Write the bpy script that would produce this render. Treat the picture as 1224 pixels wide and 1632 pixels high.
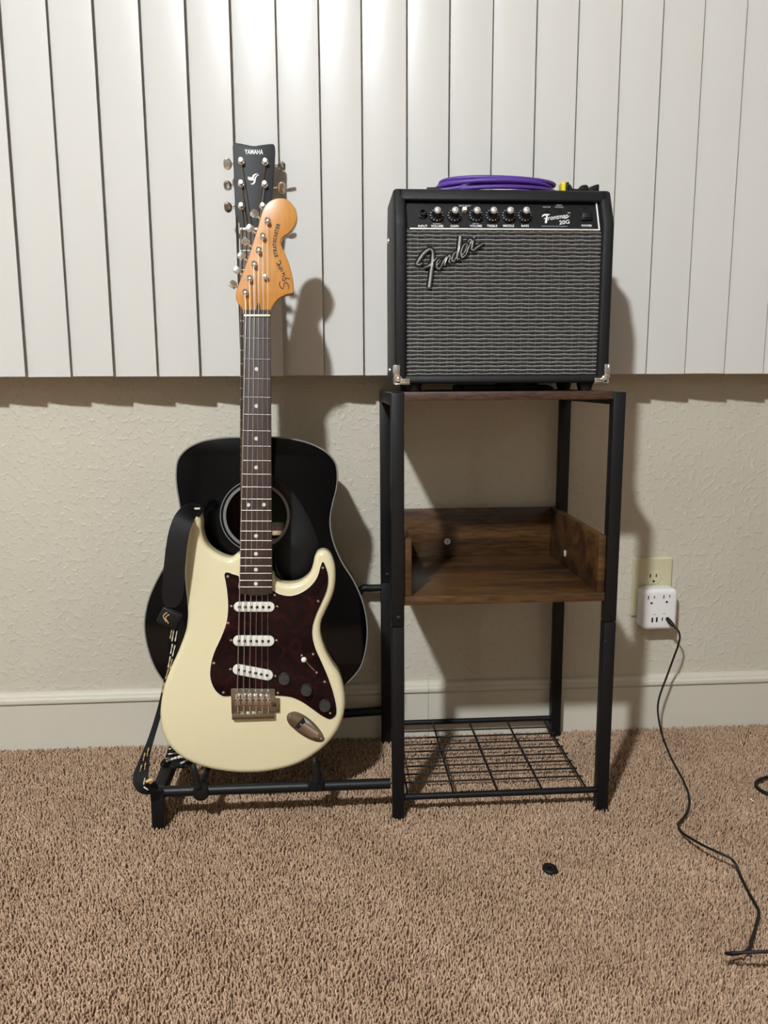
import bpy, bmesh, math, random
import numpy as np
from mathutils import Vector, Matrix
from mathutils.geometry import tessellate_polygon

for o in list(bpy.data.objects):
    bpy.data.objects.remove(o, do_unlink=True)
scene = bpy.context.scene
C = scene.collection
random.seed(7)
rng = np.random.default_rng(11)

# ------------------------------------------------------------------ camera
F_PX, PITCH, YAW, ROLL, DIST, HCAM = 1268.5, 0.16519, 0.06536, -0.00499, 1.56427, 0.74
fwd = Vector((math.sin(YAW) * math.cos(PITCH), math.cos(YAW) * math.cos(PITCH), -math.sin(PITCH)))
rt0 = Vector((math.cos(YAW), -math.sin(YAW), 0))
up0 = rt0.cross(fwd)
RT = rt0 * math.cos(ROLL) + up0 * math.sin(ROLL)
UP = -rt0 * math.sin(ROLL) + up0 * math.cos(ROLL)
CAMP = Vector((0, -DIST, HCAM))
cd = bpy.data.cameras.new('camera')
cam = bpy.data.objects.new('camera', cd)
C.objects.link(cam)
m3 = Matrix((RT, UP, -fwd)).transposed()
cam.matrix_world = Matrix.Translation(CAMP) @ m3.to_4x4()
cd.sensor_fit = 'VERTICAL'
cd.sensor_height = 24.0
cd.lens = 24.0 * F_PX / 1632.0
cd.clip_start = 0.02
scene.camera = cam

# ------------------------------------------------------------------ world, light, exposure
w = bpy.data.worlds.new('night_room')
w.use_nodes = True
w.node_tree.nodes['Background'].inputs[0].default_value = (0.9, 0.92, 1.0, 1)
w.node_tree.nodes['Background'].inputs[1].default_value = 0.0
scene.world = w
LAMP_POS = (-0.93, -2.68, 2.80)      # ceiling lamp behind the camera (built below, its dome is the light)
LAMP_POWER = 2420.0
FLOOR_LAMP_POS = (2.2, -3.6, 1.80)   # globe floor lamp far behind the camera
FLOOR_LAMP_POWER = 65.0
vs = scene.view_settings
vs.view_transform = 'Standard'
vs.look = 'None'
vs.exposure = 0.0
vs.gamma = 1.0
vs.use_curve_mapping = False


def ray(px, py):
    return (RT * ((px - 612) / F_PX) - UP * ((py - 816) / F_PX) + fwd)


def on_y(px, py, y):
    d = ray(px, py)
    return CAMP + d * ((y - CAMP.y) / d.y)


def on_z(px, py, z):
    d = ray(px, py)
    return CAMP + d * ((z - CAMP.z) / d.z)


def on_x(px, py, x):
    d = ray(px, py)
    return CAMP + d * ((x - CAMP.x) / d.x)


class Frame:
    """A thing's own frame: origin, u (right), v (up along it), n (out of its face)."""
    def __init__(s, o, u, v):
        s.o = Vector(o)
        s.u = Vector(u).normalized()
        s.n = s.u.cross(Vector(v)).normalized()
        s.v = s.n.cross(s.u).normalized()
        m = Matrix((s.u, s.v, s.n)).transposed().to_4x4()
        m.translation = s.o
        s.m = m
        s.inv = m.inverted()

    def hit(s, px, py, c=0.0):
        d = ray(px, py)
        p0 = s.o + s.n * c
        t = (p0 - CAMP).dot(s.n) / d.dot(s.n)
        q = s.inv @ (CAMP + d * t)
        return (q.x, q.y)

    def hits(s, pts, c=0.0):
        return [s.hit(x, y, c) for x, y in pts]


# ------------------------------------------------------------------ materials
def lin(c):
    return tuple(((v / 255) / 12.92 if v / 255 <= 0.04045 else ((v / 255 + 0.055) / 1.055) ** 2.4) for v in c) + (1,)


def mat(name, col, rough=0.5, metal=0.0, spec=0.5, noise=None, bump=None, coat=0.0):
    """noise = (scale, amount, stretch xyz); bump = (scale, strength, distance)"""
    m = bpy.data.materials.new(name)
    m.use_nodes = True
    nt = m.node_tree
    b = nt.nodes['Principled BSDF']
    b.inputs['Base Color'].default_value = lin(col)
    b.inputs['Roughness'].default_value = rough
    b.inputs['Metallic'].default_value = metal
    b.inputs['Specular IOR Level'].default_value = spec
    if coat:
        b.inputs['Coat Weight'].default_value = coat
        b.inputs['Coat Roughness'].default_value = 0.05
    tc = nt.nodes.new('ShaderNodeTexCoord')
    if noise:
        mp = nt.nodes.new('ShaderNodeMapping')
        mp.inputs['Scale'].default_value = noise[2] if len(noise) > 2 else (1, 1, 1)
        n = nt.nodes.new('ShaderNodeTexNoise')
        n.inputs['Scale'].default_value = noise[0]
        n.inputs['Detail'].default_value = 6
        hs = nt.nodes.new('ShaderNodeMix')
        hs.data_type = 'RGBA'
        c = lin(col)
        a = noise[1]
        hs.inputs[6].default_value = tuple(v * (1 - a) for v in c[:3]) + (1,)
        hs.inputs[7].default_value = tuple(min(1, v * (1 + a)) for v in c[:3]) + (1,)
        nt.links.new(tc.outputs['Object'], mp.inputs[0])
        nt.links.new(mp.outputs[0], n.inputs['Vector'])
        nt.links.new(n.outputs[0], hs.inputs[0])
        nt.links.new(hs.outputs[2], b.inputs['Base Color'])
    if bump:
        n2 = nt.nodes.new('ShaderNodeTexNoise')
        n2.inputs['Scale'].default_value = bump[0]
        n2.inputs['Detail'].default_value = 3
        bp = nt.nodes.new('ShaderNodeBump')
        bp.inputs['Strength'].default_value = bump[1]
        bp.inputs['Distance'].default_value = bump[2]
        nt.links.new(tc.outputs['Object'], n2.inputs['Vector'])
        nt.links.new(n2.outputs[0], bp.inputs['Height'])
        nt.links.new(bp.outputs[0], b.inputs['Normal'])
    return m


def ramp(nt, stops):
    r = nt.nodes.new('ShaderNodeValToRGB')
    e = r.color_ramp.elements
    while len(e) < len(stops):
        e.new(0.5)
    for el, (p, c) in zip(e, stops):
        el.position = p
        el.color = lin(c)
    return r


def wood_mat(name, stops, scale, stretch, rough=0.45, fine=(60, .35)):
    m = bpy.data.materials.new(name)
    m.use_nodes = True
    nt = m.node_tree
    b = nt.nodes['Principled BSDF']
    b.inputs['Roughness'].default_value = rough
    tc = nt.nodes.new('ShaderNodeTexCoord')
    mp = nt.nodes.new('ShaderNodeMapping')
    mp.inputs['Scale'].default_value = stretch
    n = nt.nodes.new('ShaderNodeTexNoise')
    n.inputs['Scale'].default_value = scale
    n.inputs['Detail'].default_value = 7
    n.inputs['Distortion'].default_value = 0.6
    r = ramp(nt, stops)
    nt.links.new(tc.outputs['Object'], mp.inputs[0])
    nt.links.new(mp.outputs[0], n.inputs['Vector'])
    nt.links.new(n.outputs[0], r.inputs[0])
    mp2 = nt.nodes.new('ShaderNodeMapping')
    mp2.inputs['Scale'].default_value = tuple(s if s > 1 else s * .5 for s in stretch)
    n2 = nt.nodes.new('ShaderNodeTexNoise')
    n2.inputs['Scale'].default_value = fine[0]
    n2.inputs['Detail'].default_value = 4
    nt.links.new(tc.outputs['Object'], mp2.inputs[0])
    nt.links.new(mp2.outputs[0], n2.inputs['Vector'])
    mx = nt.nodes.new('ShaderNodeMix')
    mx.data_type = 'RGBA'
    mx.blend_type = 'MULTIPLY'
    mx.inputs[0].default_value = fine[1]
    rr = ramp(nt, [(0.35, (60, 55, 50)), (0.62, (255, 255, 255))])
    nt.links.new(n2.outputs[0], rr.inputs[0])
    nt.links.new(r.outputs[0], mx.inputs[6])
    nt.links.new(rr.outputs[0], mx.inputs[7])
    nt.links.new(mx.outputs[2], b.inputs['Base Color'])
    return m


M = {}
M['ceiling'] = mat('ceiling_paint', (196, 192, 184), .9)
M['room_wall'] = mat('far_wall_paint', (140, 133, 120), .8)
M['slat'] = mat('blind_vinyl', (204, 201, 196), .27, spec=.32, noise=(3, .03))
M['base'] = mat('trim_paint', (203, 196, 181), .45, noise=(6, .05, (1, 1, 3)), bump=(40, .15, .002))
M['steel'] = mat('black_powder_coat', (17, 17, 19), .45, spec=.3, bump=(500, .08, .0005))
M['rubber'] = mat('black_rubber', (13, 13, 14), .55, spec=.35)
M['black_gloss'] = mat('black_gloss_lacquer', (3, 3, 5), .1, spec=.25)
M['black_satin'] = mat('black_satin', (9, 9, 11), .38, spec=.3)
M['head_grey'] = mat('headstock_satin_black', (34, 34, 36), .55, spec=.35)
M['cream'] = mat('cream_lacquer', (223, 211, 173), .22, coat=.25)
M['chrome'] = mat('chrome', (236, 236, 236), .17, 1.0)
M['badge'] = mat('badge_chrome', (246, 246, 246), .3, .8)
M['nickel'] = mat('nickel', (158, 151, 136), .24, 1.0)
M['string'] = mat('steel_string', (205, 202, 196), .45, .9)
M['fret'] = mat('fret_wire', (142, 137, 128), .4, 1.0)
M['bronze'] = mat('bronze_string', (150, 130, 95), .4, 1.0)
M['bone'] = mat('nut_bone', (225, 220, 205), .4)
M['white_pl'] = mat('white_plastic', (226, 223, 212), .4)
M['pole'] = mat('pole_piece', (50, 46, 42), .4, .6)
M['pearl'] = mat('pearl_dot', (214, 210, 200), .25)
M['knob_grey'] = mat('smoke_knob', (52, 50, 48), .35)
M['rosewood'] = wood_mat('rosewood', [(.3, (46, 30, 25)), (.7, (72, 50, 41))], 9, (14, 1, 6), .55, (60, .4))
M['maple'] = wood_mat('amber_maple', [(.25, (186, 122, 52)), (.75, (205, 145, 74))], 5, (6, 1, 3), .3, (40, .12))
M['sidewood'] = mat('maple_neck_side', (196, 150, 92), .35)
M['shelf'] = wood_mat('rustic_board', [(.28, (34, 21, 12)), (.45, (70, 46, 24)), (.6, (96, 66, 35)), (.78, (52, 34, 19))],
                      2.6, (1.3, 9, 9), .38, (26, .55))
M['shelf_edge'] = wood_mat('rustic_edge', [(.3, (50, 31, 21)), (.5, (88, 58, 42)), (.7, (60, 38, 26))], 8, (2, 16, 16), .5, (40, .6))
M['leather'] = mat('black_leather', (15, 15, 17), .5, spec=.35, bump=(700, .15, .0006))
M['webbing'] = mat('black_webbing', (11, 11, 12), .7, spec=.2, noise=(160, .5, (1, 3, 1)))
M['print'] = mat('bone_print', (214, 208, 190), .6)
M['print_tan'] = mat('bone_print_tan', (196, 160, 105), .6)
M['tolex'] = mat('black_tolex', (18, 18, 20), .5, spec=.35, bump=(900, .45, .0012))
M['panel'] = mat('amp_panel', (13, 14, 17), .4)
M['ink'] = mat('white_ink', (232, 232, 230), .5)
M['ink_dim'] = mat('white_ink_small', (176, 178, 180), .5)
M['ink_black'] = mat('black_ink', (24, 18, 12), .5)
M['piping'] = mat('white_piping', (226, 226, 224), .4)
M['cloth_dark'] = mat('grille_backing', (18, 17, 16), .9)
M['thread'] = mat('silver_thread', (172, 171, 168), .3, .4, noise=(330, .7))
M['thread_v'] = mat('grey_thread', (66, 65, 63), .55)
M['dark'] = mat('dark_hole', (6, 6, 6), .9)
M['purple'] = mat('purple_cable', (84, 52, 142), .5)
M['yellow'] = mat('yellow_plastic', (232, 208, 40), .45)
M['outlet'] = mat('almond_plate', (200, 193, 160), .4)
M['adapter'] = mat('white_adapter', (232, 228, 226), .35)
M['label'] = mat('green_paper_label', (58, 66, 40), .8)
M['inner_wood'] = mat('inner_wood', (70, 42, 28), .8, noise=(20, .3, (6, 1, 1)))
M['brace'] = mat('pale_spruce', (214, 182, 140), .7)
M['binding'] = mat('binding', (120, 118, 112), .4)
M['rosette'] = mat('rosette_ring', (112, 112, 112), .35)
M['scrap'] = mat('white_scrap', (225, 220, 210), .5)


def wall_material():
    m = bpy.data.materials.new('textured_wall_paint')
    m.use_nodes = True
    nt = m.node_tree
    b = nt.nodes['Principled BSDF']
    b.inputs['Roughness'].default_value = .55
    b.inputs['Specular IOR Level'].default_value = .35
    tc = nt.nodes.new('ShaderNodeTexCoord')
    n0 = nt.nodes.new('ShaderNodeTexNoise')
    n0.inputs['Scale'].default_value = 3.0
    r0 = ramp(nt, [(.3, (192, 184, 168)), (.7, (199, 192, 176))])
    nt.links.new(tc.outputs['Object'], n0.inputs['Vector'])
    nt.links.new(n0.outputs[0], r0.inputs[0])
    nt.links.new(r0.outputs[0], b.inputs['Base Color'])
    n1 = nt.nodes.new('ShaderNodeTexNoise')
    n1.inputs['Scale'].default_value = 88
    n1.inputs['Detail'].default_value = 2
    r1 = nt.nodes.new('ShaderNodeValToRGB')
    r1.color_ramp.elements[0].position = .52
    r1.color_ramp.elements[1].position = .66
    n2 = nt.nodes.new('ShaderNodeTexNoise')
    n2.inputs['Scale'].default_value = 190
    n2.inputs['Detail'].default_value = 2
    ad = nt.nodes.new('ShaderNodeMath')
    ad.operation = 'MULTIPLY_ADD'
    ad.inputs[1].default_value = .35
    bp = nt.nodes.new('ShaderNodeBump')
    bp.inputs['Strength'].default_value = .42
    bp.inputs['Distance'].default_value = .0018
    for n in (n1, n2):
        nt.links.new(tc.outputs['Object'], n.inputs['Vector'])
    nt.links.new(n1.outputs[0], r1.inputs[0])
    nt.links.new(n2.outputs[0], ad.inputs[0])
    nt.links.new(r1.outputs[0], ad.inputs[2])
    nt.links.new(ad.outputs[0], bp.inputs['Height'])
    nt.links.new(bp.outputs[0], b.inputs['Normal'])
    return m


M['wall'] = wall_material()


def carpet_material(name, use_attr):
    m = bpy.data.materials.new(name)
    m.use_nodes = True
    nt = m.node_tree
    b = nt.nodes['Principled BSDF']
    b.inputs['Roughness'].default_value = .95
    b.inputs['Specular IOR Level'].default_value = .1
    tc = nt.nodes.new('ShaderNodeTexCoord')
    n0 = nt.nodes.new('ShaderNodeTexNoise')
    n0.inputs['Scale'].default_value = 7
    n0.inputs['Detail'].default_value = 4
    r0 = ramp(nt, [(.3, (187, 157, 131)), (.7, (204, 174, 148))])
    nt.links.new(tc.outputs['Object'], n0.inputs['Vector'])
    nt.links.new(n0.outputs[0], r0.inputs[0])
    mx = nt.nodes.new('ShaderNodeMix')
    mx.data_type = 'RGBA'
    mx.blend_type = 'MULTIPLY'
    mx.inputs[0].default_value = 1
    if use_attr:
        a = nt.nodes.new('ShaderNodeAttribute')
        a.attribute_name = 'tone'
        src = a.outputs['Fac']
    else:
        n1 = nt.nodes.new('ShaderNodeTexNoise')
        n1.inputs['Scale'].default_value = 260
        nt.links.new(tc.outputs['Object'], n1.inputs['Vector'])
        src = n1.outputs[0]
        bp = nt.nodes.new('ShaderNodeBump')
        bp.inputs['Distance'].default_value = .006
        nt.links.new(n1.outputs[0], bp.inputs['Height'])
        nt.links.new(bp.outputs[0], b.inputs['Normal'])
    r1 = ramp(nt, [(0.0, (188, 184, 180)), (.5, (230, 228, 225)), (1.0, (255, 255, 255))])
    nt.links.new(src, r1.inputs[0])
    nt.links.new(r0.outputs[0], mx.inputs[6])
    nt.links.new(r1.outputs[0], mx.inputs[7])
    nt.links.new(mx.outputs[2], b.inputs['Base Color'])
    return m


M['carpet'] = carpet_material('carpet_backing', False)
M['tuft'] = carpet_material('carpet_tuft', True)


def tortoise_material():
    m = bpy.data.materials.new('tortoiseshell')
    m.use_nodes = True
    nt = m.node_tree
    b = nt.nodes['Principled BSDF']
    b.inputs['Roughness'].default_value = .18
    b.inputs['Specular IOR Level'].default_value = .2
    tc = nt.nodes.new('ShaderNodeTexCoord')
    n = nt.nodes.new('ShaderNodeTexNoise')
    n.inputs['Scale'].default_value = 38
    n.inputs['Detail'].default_value = 5
    n.inputs['Distortion'].default_value = 1.2
    r = ramp(nt, [(.40, (19, 5, 7)), (.60, (33, 9, 11)), (.70, (52, 14, 14)), (.80, (130, 56, 28))])
    nt.links.new(tc.outputs['Object'], n.inputs['Vector'])
    nt.links.new(n.outputs[0], r.inputs[0])
    nt.links.new(r.outputs[0], b.inputs['Base Color'])
    return m


M['tortoise'] = tortoise_material()


# ------------------------------------------------------------------ mesh helpers
def empty(name, label, cat, m=None, group=None):
    o = bpy.data.objects.new(name, None)
    o.empty_display_size = .05
    C.objects.link(o)
    if m is not None:
        o.matrix_world = m
    o['label'] = label
    o['category'] = cat
    if group:
        o['group'] = group
    return o


class G:
    """collects verts and faces"""
    def __init__(s):
        s.v = []
        s.f = []

    def add(s, v, f):
        k = len(s.v)
        s.v += [tuple(p) for p in v]
        s.f += [tuple(i + k for i in q) for q in f]
        return s

    def box(s, c, size, rot=None, bev=0.0, seg=2):
        bm = bmesh.new()
        bmesh.ops.create_cube(bm, size=1)
        bmesh.ops.scale(bm, vec=size, verts=bm.verts)
        if bev > 0:
            bmesh.ops.bevel(bm, geom=bm.edges[:], offset=bev, segments=seg, profile=.5, affect='EDGES')
        mm = Matrix.Translation(c) @ (rot.to_4x4() if rot is not None else Matrix.Identity(4))
        bm.transform(mm)
        bm.verts.index_update()
        s.add([p.co[:] for p in bm.verts], [[q.index for q in f.verts] for f in bm.faces])
        bm.free()
        return s

    def tube(s, path, r, n=10, closed=False, cap=True):
        path = [Vector(p) for p in path]
        m = len(path)
        rr = r if isinstance(r, (list, tuple)) else [r] * m
        vs_, fs = [], []
        prev = None
        for i, p in enumerate(path):
            a = path[(i - 1) % m] if (closed or i > 0) else p
            b = path[(i + 1) % m] if (closed or i < m - 1) else p
            t = (b - a).normalized()
            if prev is None:
                ref = Vector((0, 0, 1)) if abs(t.z) < .9 else Vector((1, 0, 0))
                x = t.cross(ref).normalized()
            else:
                x = (prev - t * prev.dot(t)).normalized()
            y = t.cross(x)
            prev = x
            for k in range(n):
                an = 2 * math.pi * k / n
                vs_.append(p + (x * math.cos(an) + y * math.sin(an)) * rr[i])
        for i in range(m if closed else m - 1):
            j = (i + 1) % m
            for k in range(n):
                l = (k + 1) % n
                fs.append((i * n + k, i * n + l, j * n + l, j * n + k))
        if cap and not closed:
            fs.append(tuple(range(n))[::-1])
            fs.append(tuple((m - 1) * n + k for k in range(n)))
        return s.add(vs_, fs)

    def lathe(s, prof, o=(0, 0, 0), axis=(0, 0, 1), n=20):
        """prof = [(r, h)] along axis"""
        ax = Vector(axis).normalized()
        x = ax.orthogonal().normalized()
        y = ax.cross(x)
        o = Vector(o)
        vs_, fs = [], []
        for r, h in prof:
            for k in range(n):
                a = 2 * math.pi * k / n
                vs_.append(o + ax * h + (x * math.cos(a) + y * math.sin(a)) * max(r, 1e-5))
        for i in range(len(prof) - 1):
            for k in range(n):
                l = (k + 1) % n
                fs.append((i * n + k, i * n + l, (i + 1) * n + l, (i + 1) * n + k))
        fs.append(tuple(range(n))[::-1])
        fs.append(tuple((len(prof) - 1) * n + k for k in range(n)))
        return s.add(vs_, fs)

    def ball(s, c, r, n=12, sc=(1, 1, 1)):
        c = Vector(c)
        prof = []
        vs_, fs = [], []
        k2 = n // 2
        for i in range(k2 + 1):
            th = math.pi * i / k2
            for k in range(n):
                a = 2 * math.pi * k / n
                sr = max(math.sin(th), 1e-4)
                vs_.append(c + Vector((math.cos(a) * sr * r * sc[0], math.sin(a) * sr * r * sc[1], math.cos(th) * r * sc[2])))
        for i in range(k2):
            for k in range(n):
                l = (k + 1) % n
                fs.append((i * n + k, (i + 1) * n + k, (i + 1) * n + l, i * n + l))
        return s.add(vs_, fs)

    def ribbon(s, pts, half, side, thick):
        """pts centre line, half widths, side vectors, thickness along tangent x side"""
        pts = [Vector(p) for p in pts]
        m = len(pts)
        vs_, fs = [], []
        for i, p in enumerate(pts):
            t = (pts[min(i + 1, m - 1)] - pts[max(i - 1, 0)]).normalized()
            sd = Vector(side[i]).normalized()
            nn = t.cross(sd).normalized() * thick * .5
            sd = sd * half[i]
            vs_ += [p - sd - nn, p + sd - nn, p + sd + nn, p - sd + nn]
        for i in range(m - 1):
            for k in range(4):
                l = (k + 1) % 4
                fs.append((i * 4 + k, i * 4 + l, i * 4 + 4 + l, i * 4 + 4 + k))
        fs.append((0, 1, 2, 3))
        fs.append(tuple((m - 1) * 4 + k for k in (3, 2, 1, 0)))
        return s.add(vs_, fs)

    def plate(s, outl, c0, c1, r0=0.0, r1=0.0, seg=4, hole=None):
        """outline (a,b) extruded from c0 (back) to c1 (front) with rounded rims r0 / r1; optional hole outline"""
        pts = [Vector(p) for p in outl]
        n = len(pts)
        area = sum(pts[i].x * pts[(i + 1) % n].y - pts[(i + 1) % n].x * pts[i].y for i in range(n))
        if area < 0:
            pts.reverse()
        nor = []
        for i in range(n):
            t1 = (pts[i] - pts[i - 1]).normalized()
            t2 = (pts[(i + 1) % n] - pts[i]).normalized()
            q = Vector((t1.y + t2.y, -t1.x - t2.x))
            q = q.normalized() if q.length > 1e-6 else Vector((t1.y, -t1.x))
            cs = max(.55, q.dot(Vector((t1.y, -t1.x))))
            nor.append(q / cs)
        rings = []
        if r0 > 0:
            for k in range(seg + 1):
                a = math.pi / 2 * k / seg
                rings.append((r0 * (1 - math.sin(a)), c0 + r0 * (1 - math.cos(a))))
        else:
            rings.append((0, c0))
        if r1 > 0:
            for k in range(seg + 1):
                a = math.pi / 2 * k / seg
                rings.append((r1 * (1 - math.cos(a)), c1 - r1 * (1 - math.sin(a))))
        else:
            rings.append((0, c1))
        vs_, fs = [], []
        for ins, c in rings:
            for p, q in zip(pts, nor):
                z = p - q * ins
                vs_.append((z.x, z.y, c))
        R_ = len(rings)
        for i in range(R_ - 1):
            for k in range(n):
                l = (k + 1) % n
                fs.append((i * n + k, i * n + l, (i + 1) * n + l, (i + 1) * n + k))
        for ri, flip in ((0, True), (R_ - 1, False)):
            base = [Vector(vs_[ri * n + k]) for k in range(n)]
            if hole and not flip:
                hb = [Vector((p[0], p[1], base[0].z)) for p in hole]
                k0 = len(vs_)
                tris = tessellate_polygon([[Vector((p.x, p.y, 0)) for p in base], [Vector((p.x, p.y, 0)) for p in hb]])
                vs_ += [tuple(p) for p in hb]
                ix = [ri * n + k for k in range(n)] + [k0 + k for k in range(len(hb))]
                fs += [tuple(ix[q] for q in t) for t in tris]
            else:
                tris = tessellate_polygon([[Vector((p.x, p.y, 0)) for p in base]])
                fs += [tuple(ri * n + q for q in t) for t in tris]
        return s.add(vs_, fs)

    def build(s, name, m, parent=None, smooth=35, label=None, cat=None, group=None, kind=None, recalc=True):
        me = bpy.data.meshes.new(name)
        me.from_pydata(s.v, [], s.f)
        if recalc:
            bm = bmesh.new()
            bm.from_mesh(me)
            bmesh.ops.recalc_face_normals(bm, faces=bm.faces[:])
            bm.to_mesh(me)
            bm.free()
        me.materials.append(m)
        if smooth:
            for p in me.polygons:
                p.use_smooth = True
            me.set_sharp_from_angle(angle=math.radians(smooth))
        me.update()
        return link(name, me, parent, label, cat, group, kind)


def link(name, me, parent=None, label=None, cat=None, group=None, kind=None):
    o = bpy.data.objects.new(name, me)
    C.objects.link(o)
    if parent is not None:
        o.parent = parent
    if label:
        o['label'] = label
    if cat:
        o['category'] = cat
    if group:
        o['group'] = group
    if kind:
        o['kind'] = kind
    return o


def spline(pts, k=6, closed=True):
    """Catmull-Rom through 2-D or 3-D points"""
    P = [np.array(p, float) for p in pts]
    n = len(P)
    out = []
    rngi = range(n if closed else n - 1)
    for i in rngi:
        if closed:
            p0, p1, p2, p3 = P[i - 1], P[i], P[(i + 1) % n], P[(i + 2) % n]
        else:
            p0, p1, p2, p3 = P[max(i - 1, 0)], P[i], P[i + 1], P[min(i + 2, n - 1)]
        d1 = max(np.linalg.norm(p1 - p0), 1e-9) ** .5
        d2 = max(np.linalg.norm(p2 - p1), 1e-9) ** .5
        d3 = max(np.linalg.norm(p3 - p2), 1e-9) ** .5
        m1 = (p2 - p1) if d1 < 1e-4 else d2 * ((p1 - p0) / d1 - (p2 - p0) / (d1 + d2) + (p2 - p1) / d2)
        m2 = (p2 - p1) if d3 < 1e-4 else d2 * ((p2 - p1) / d2 - (p3 - p1) / (d2 + d3) + (p3 - p2) / d3)
        for j in range(k):
            t = j / k
            out.append((2 * t ** 3 - 3 * t ** 2 + 1) * p1 + (t ** 3 - 2 * t ** 2 + t) * m1 + (-2 * t ** 3 + 3 * t ** 2) * p2 + (t ** 3 - t ** 2) * m2)
    if not closed:
        out.append(P[-1])
    return [tuple(float(x) for x in p) for p in out]


def circle(cx, cy, r, n=40):
    return [(cx + r * math.cos(2 * math.pi * k / n), cy + r * math.sin(2 * math.pi * k / n)) for k in range(n)]


def stadium(p, q, r, n=8):
    p, q = Vector(p), Vector(q)
    a0 = math.atan2((q - p).y, (q - p).x)
    out = []
    for k in range(n + 1):
        a = a0 - math.pi / 2 + math.pi * k / n
        out.append((q.x + r * math.cos(a), q.y + r * math.sin(a)))
    for k in range(n + 1):
        a = a0 + math.pi / 2 + math.pi * k / n
        out.append((p.x + r * math.cos(a), p.y + r * math.sin(a)))
    return out


def text_geo(s, size, shear=0.0, bold=0.0, spacing=1.0):
    """flat lettering as (verts2d, faces, width)"""
    cu = bpy.data.curves.new('txt', 'FONT')
    cu.body = s
    cu.size = size
    cu.shear = shear
    cu.offset = bold
    cu.space_character = spacing
    cu.resolution_u = 3
    cu.align_x = 'CENTER'
    cu.align_y = 'CENTER'
    o = bpy.data.objects.new('txt', cu)
    C.objects.link(o)
    dg = bpy.context.evaluated_depsgraph_get()
    me = bpy.data.meshes.new_from_object(o.evaluated_get(dg))
    v = [tuple(p.co) for p in me.vertices]
    f = [tuple(p.vertices) for p in me.polygons]
    bpy.data.objects.remove(o, do_unlink=True)
    bpy.data.meshes.remove(me)
    return v, f


def fit_text(s, cx, cy, width, height, c, rot=0.0, shear=0.0, bold=0.0, spacing=1.0):
    """returns verts placed at (cx,cy,c) in a local frame, scaled to width x height"""
    v, f = text_geo(s, 1.0, shear, bold, spacing)
    xs = [p[0] for p in v]
    ys = [p[1] for p in v]
    w0, h0 = max(xs) - min(xs), max(ys) - min(ys)
    mx, my = (max(xs) + min(xs)) / 2, (max(ys) + min(ys)) / 2
    ca, sa = math.cos(rot), math.sin(rot)
    out = []
    for x, y, z in v:
        a = (x - mx) / w0 * width
        b = (y - my) / h0 * height
        out.append((cx + a * ca - b * sa, cy + a * sa + b * ca, c))
    return out, f


def stroke2d(g, pts, wds, c, thick=0.0006, dome=0.0):
    """a pen stroke lying on the local face at height c"""
    P = spline(pts, 4, False)
    m = len(P)
    W = np.interp(np.linspace(0, 1, m), np.linspace(0, 1, len(wds)), wds)
    vs_, fs = [], []
    for i in range(m):
        a = np.array(P[max(i - 1, 0)][:2])
        b = np.array(P[min(i + 1, m - 1)][:2])
        t = b - a
        t = t / max(np.linalg.norm(t), 1e-9)
        q = np.array([-t[1], t[0]]) * W[i]
        p = np.array(P[i][:2])
        vs_ += [(*(p - q), c), (*(p - q * .7), c + thick), (*p, c + thick + dome), (*(p + q * .7), c + thick), (*(p + q), c)]
    for i in range(m - 1):
        for k in range(4):
            fs.append((i * 5 + k, i * 5 + k + 1, i * 5 + 5 + k + 1, i * 5 + 5 + k))
    fs.append((0, 1, 2, 3, 4))
    fs.append(tuple((m - 1) * 5 + k for k in range(5))[::-1])
    g.add(vs_, fs)


# ================================================================== THE ROOM
RX0, RX1, RY0, RZ = -2.7, 3.0, -5.2, 2.83
S = 'structure'
G().box(((RX0 + RX1) / 2, RY0 / 2, -.03), (RX1 - RX0 + .2, -RY0 + .2, .06)).build('floor', M['carpet'], smooth=0, kind=S, label='brown cut pile carpet floor', cat='floor')
G().box(((RX0 + RX1) / 2, .05, RZ / 2), (RX1 - RX0 + .2, .1, RZ)).build('wall_back', M['wall'], smooth=0, kind=S, label='beige wall with orange peel texture behind the guitars', cat='wall')
G().box((RX0 - .05, RY0 / 2, RZ / 2), (.1, -RY0, RZ)).build('wall_left', M['room_wall'], smooth=0, kind=S, label='beige side wall left of the view', cat='wall')
G().box((RX1 + .05, RY0 / 2, RZ / 2), (.1, -RY0, RZ)).build('wall_right', M['room_wall'], smooth=0, kind=S, label='beige side wall right of the view', cat='wall')
G().box(((RX0 + RX1) / 2, RY0 - .05, RZ / 2), (RX1 - RX0 + .2, .1, RZ)).build('wall_front', M['room_wall'], smooth=0, kind=S, label='beige wall behind the camera', cat='wall')
G().box(((RX0 + RX1) / 2, RY0 / 2, RZ + .03), (RX1 - RX0 + .2, -RY0 + .2, .06)).build('ceiling', M['ceiling'], smooth=0, kind=S, label='off white ceiling', cat='ceiling')

# baseboard with a moulded top, two lengths meeting at a joint behind the rack
prof = [(0, 0), (-.011, 0), (-.011, .098), (-.0125, .1005), (-.0155, .103), (-.0165, .107), (-.0155, .111), (-.012, .1135), (-.0115, .1165), (-.0095, .120), (-.005, .1225), (0, .1225)]
xj = on_y(683, 1090, -.012).x
bb = None
for nm, xa, xb in (('baseboard_back', RX0, xj - .0003), ('baseboard_back', xj + .0003, RX1)):
    g = G()
    n = len(prof)
    g.add([(xa, y, z) for y, z in prof] + [(xb, y, z) for y, z in prof],
          [(k, (k + 1) % n, n + (k + 1) % n, n + k) for k in range(n)] + [tuple(range(n)), tuple(range(2 * n - 1, n - 1, -1))])
    g.build(nm, M['base'], kind=S, smooth=30, cat='baseboard',
            label='painted baseboard length left of the joint behind the rack' if xa < 0 else 'painted baseboard length right of the joint behind the rack')

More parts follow.
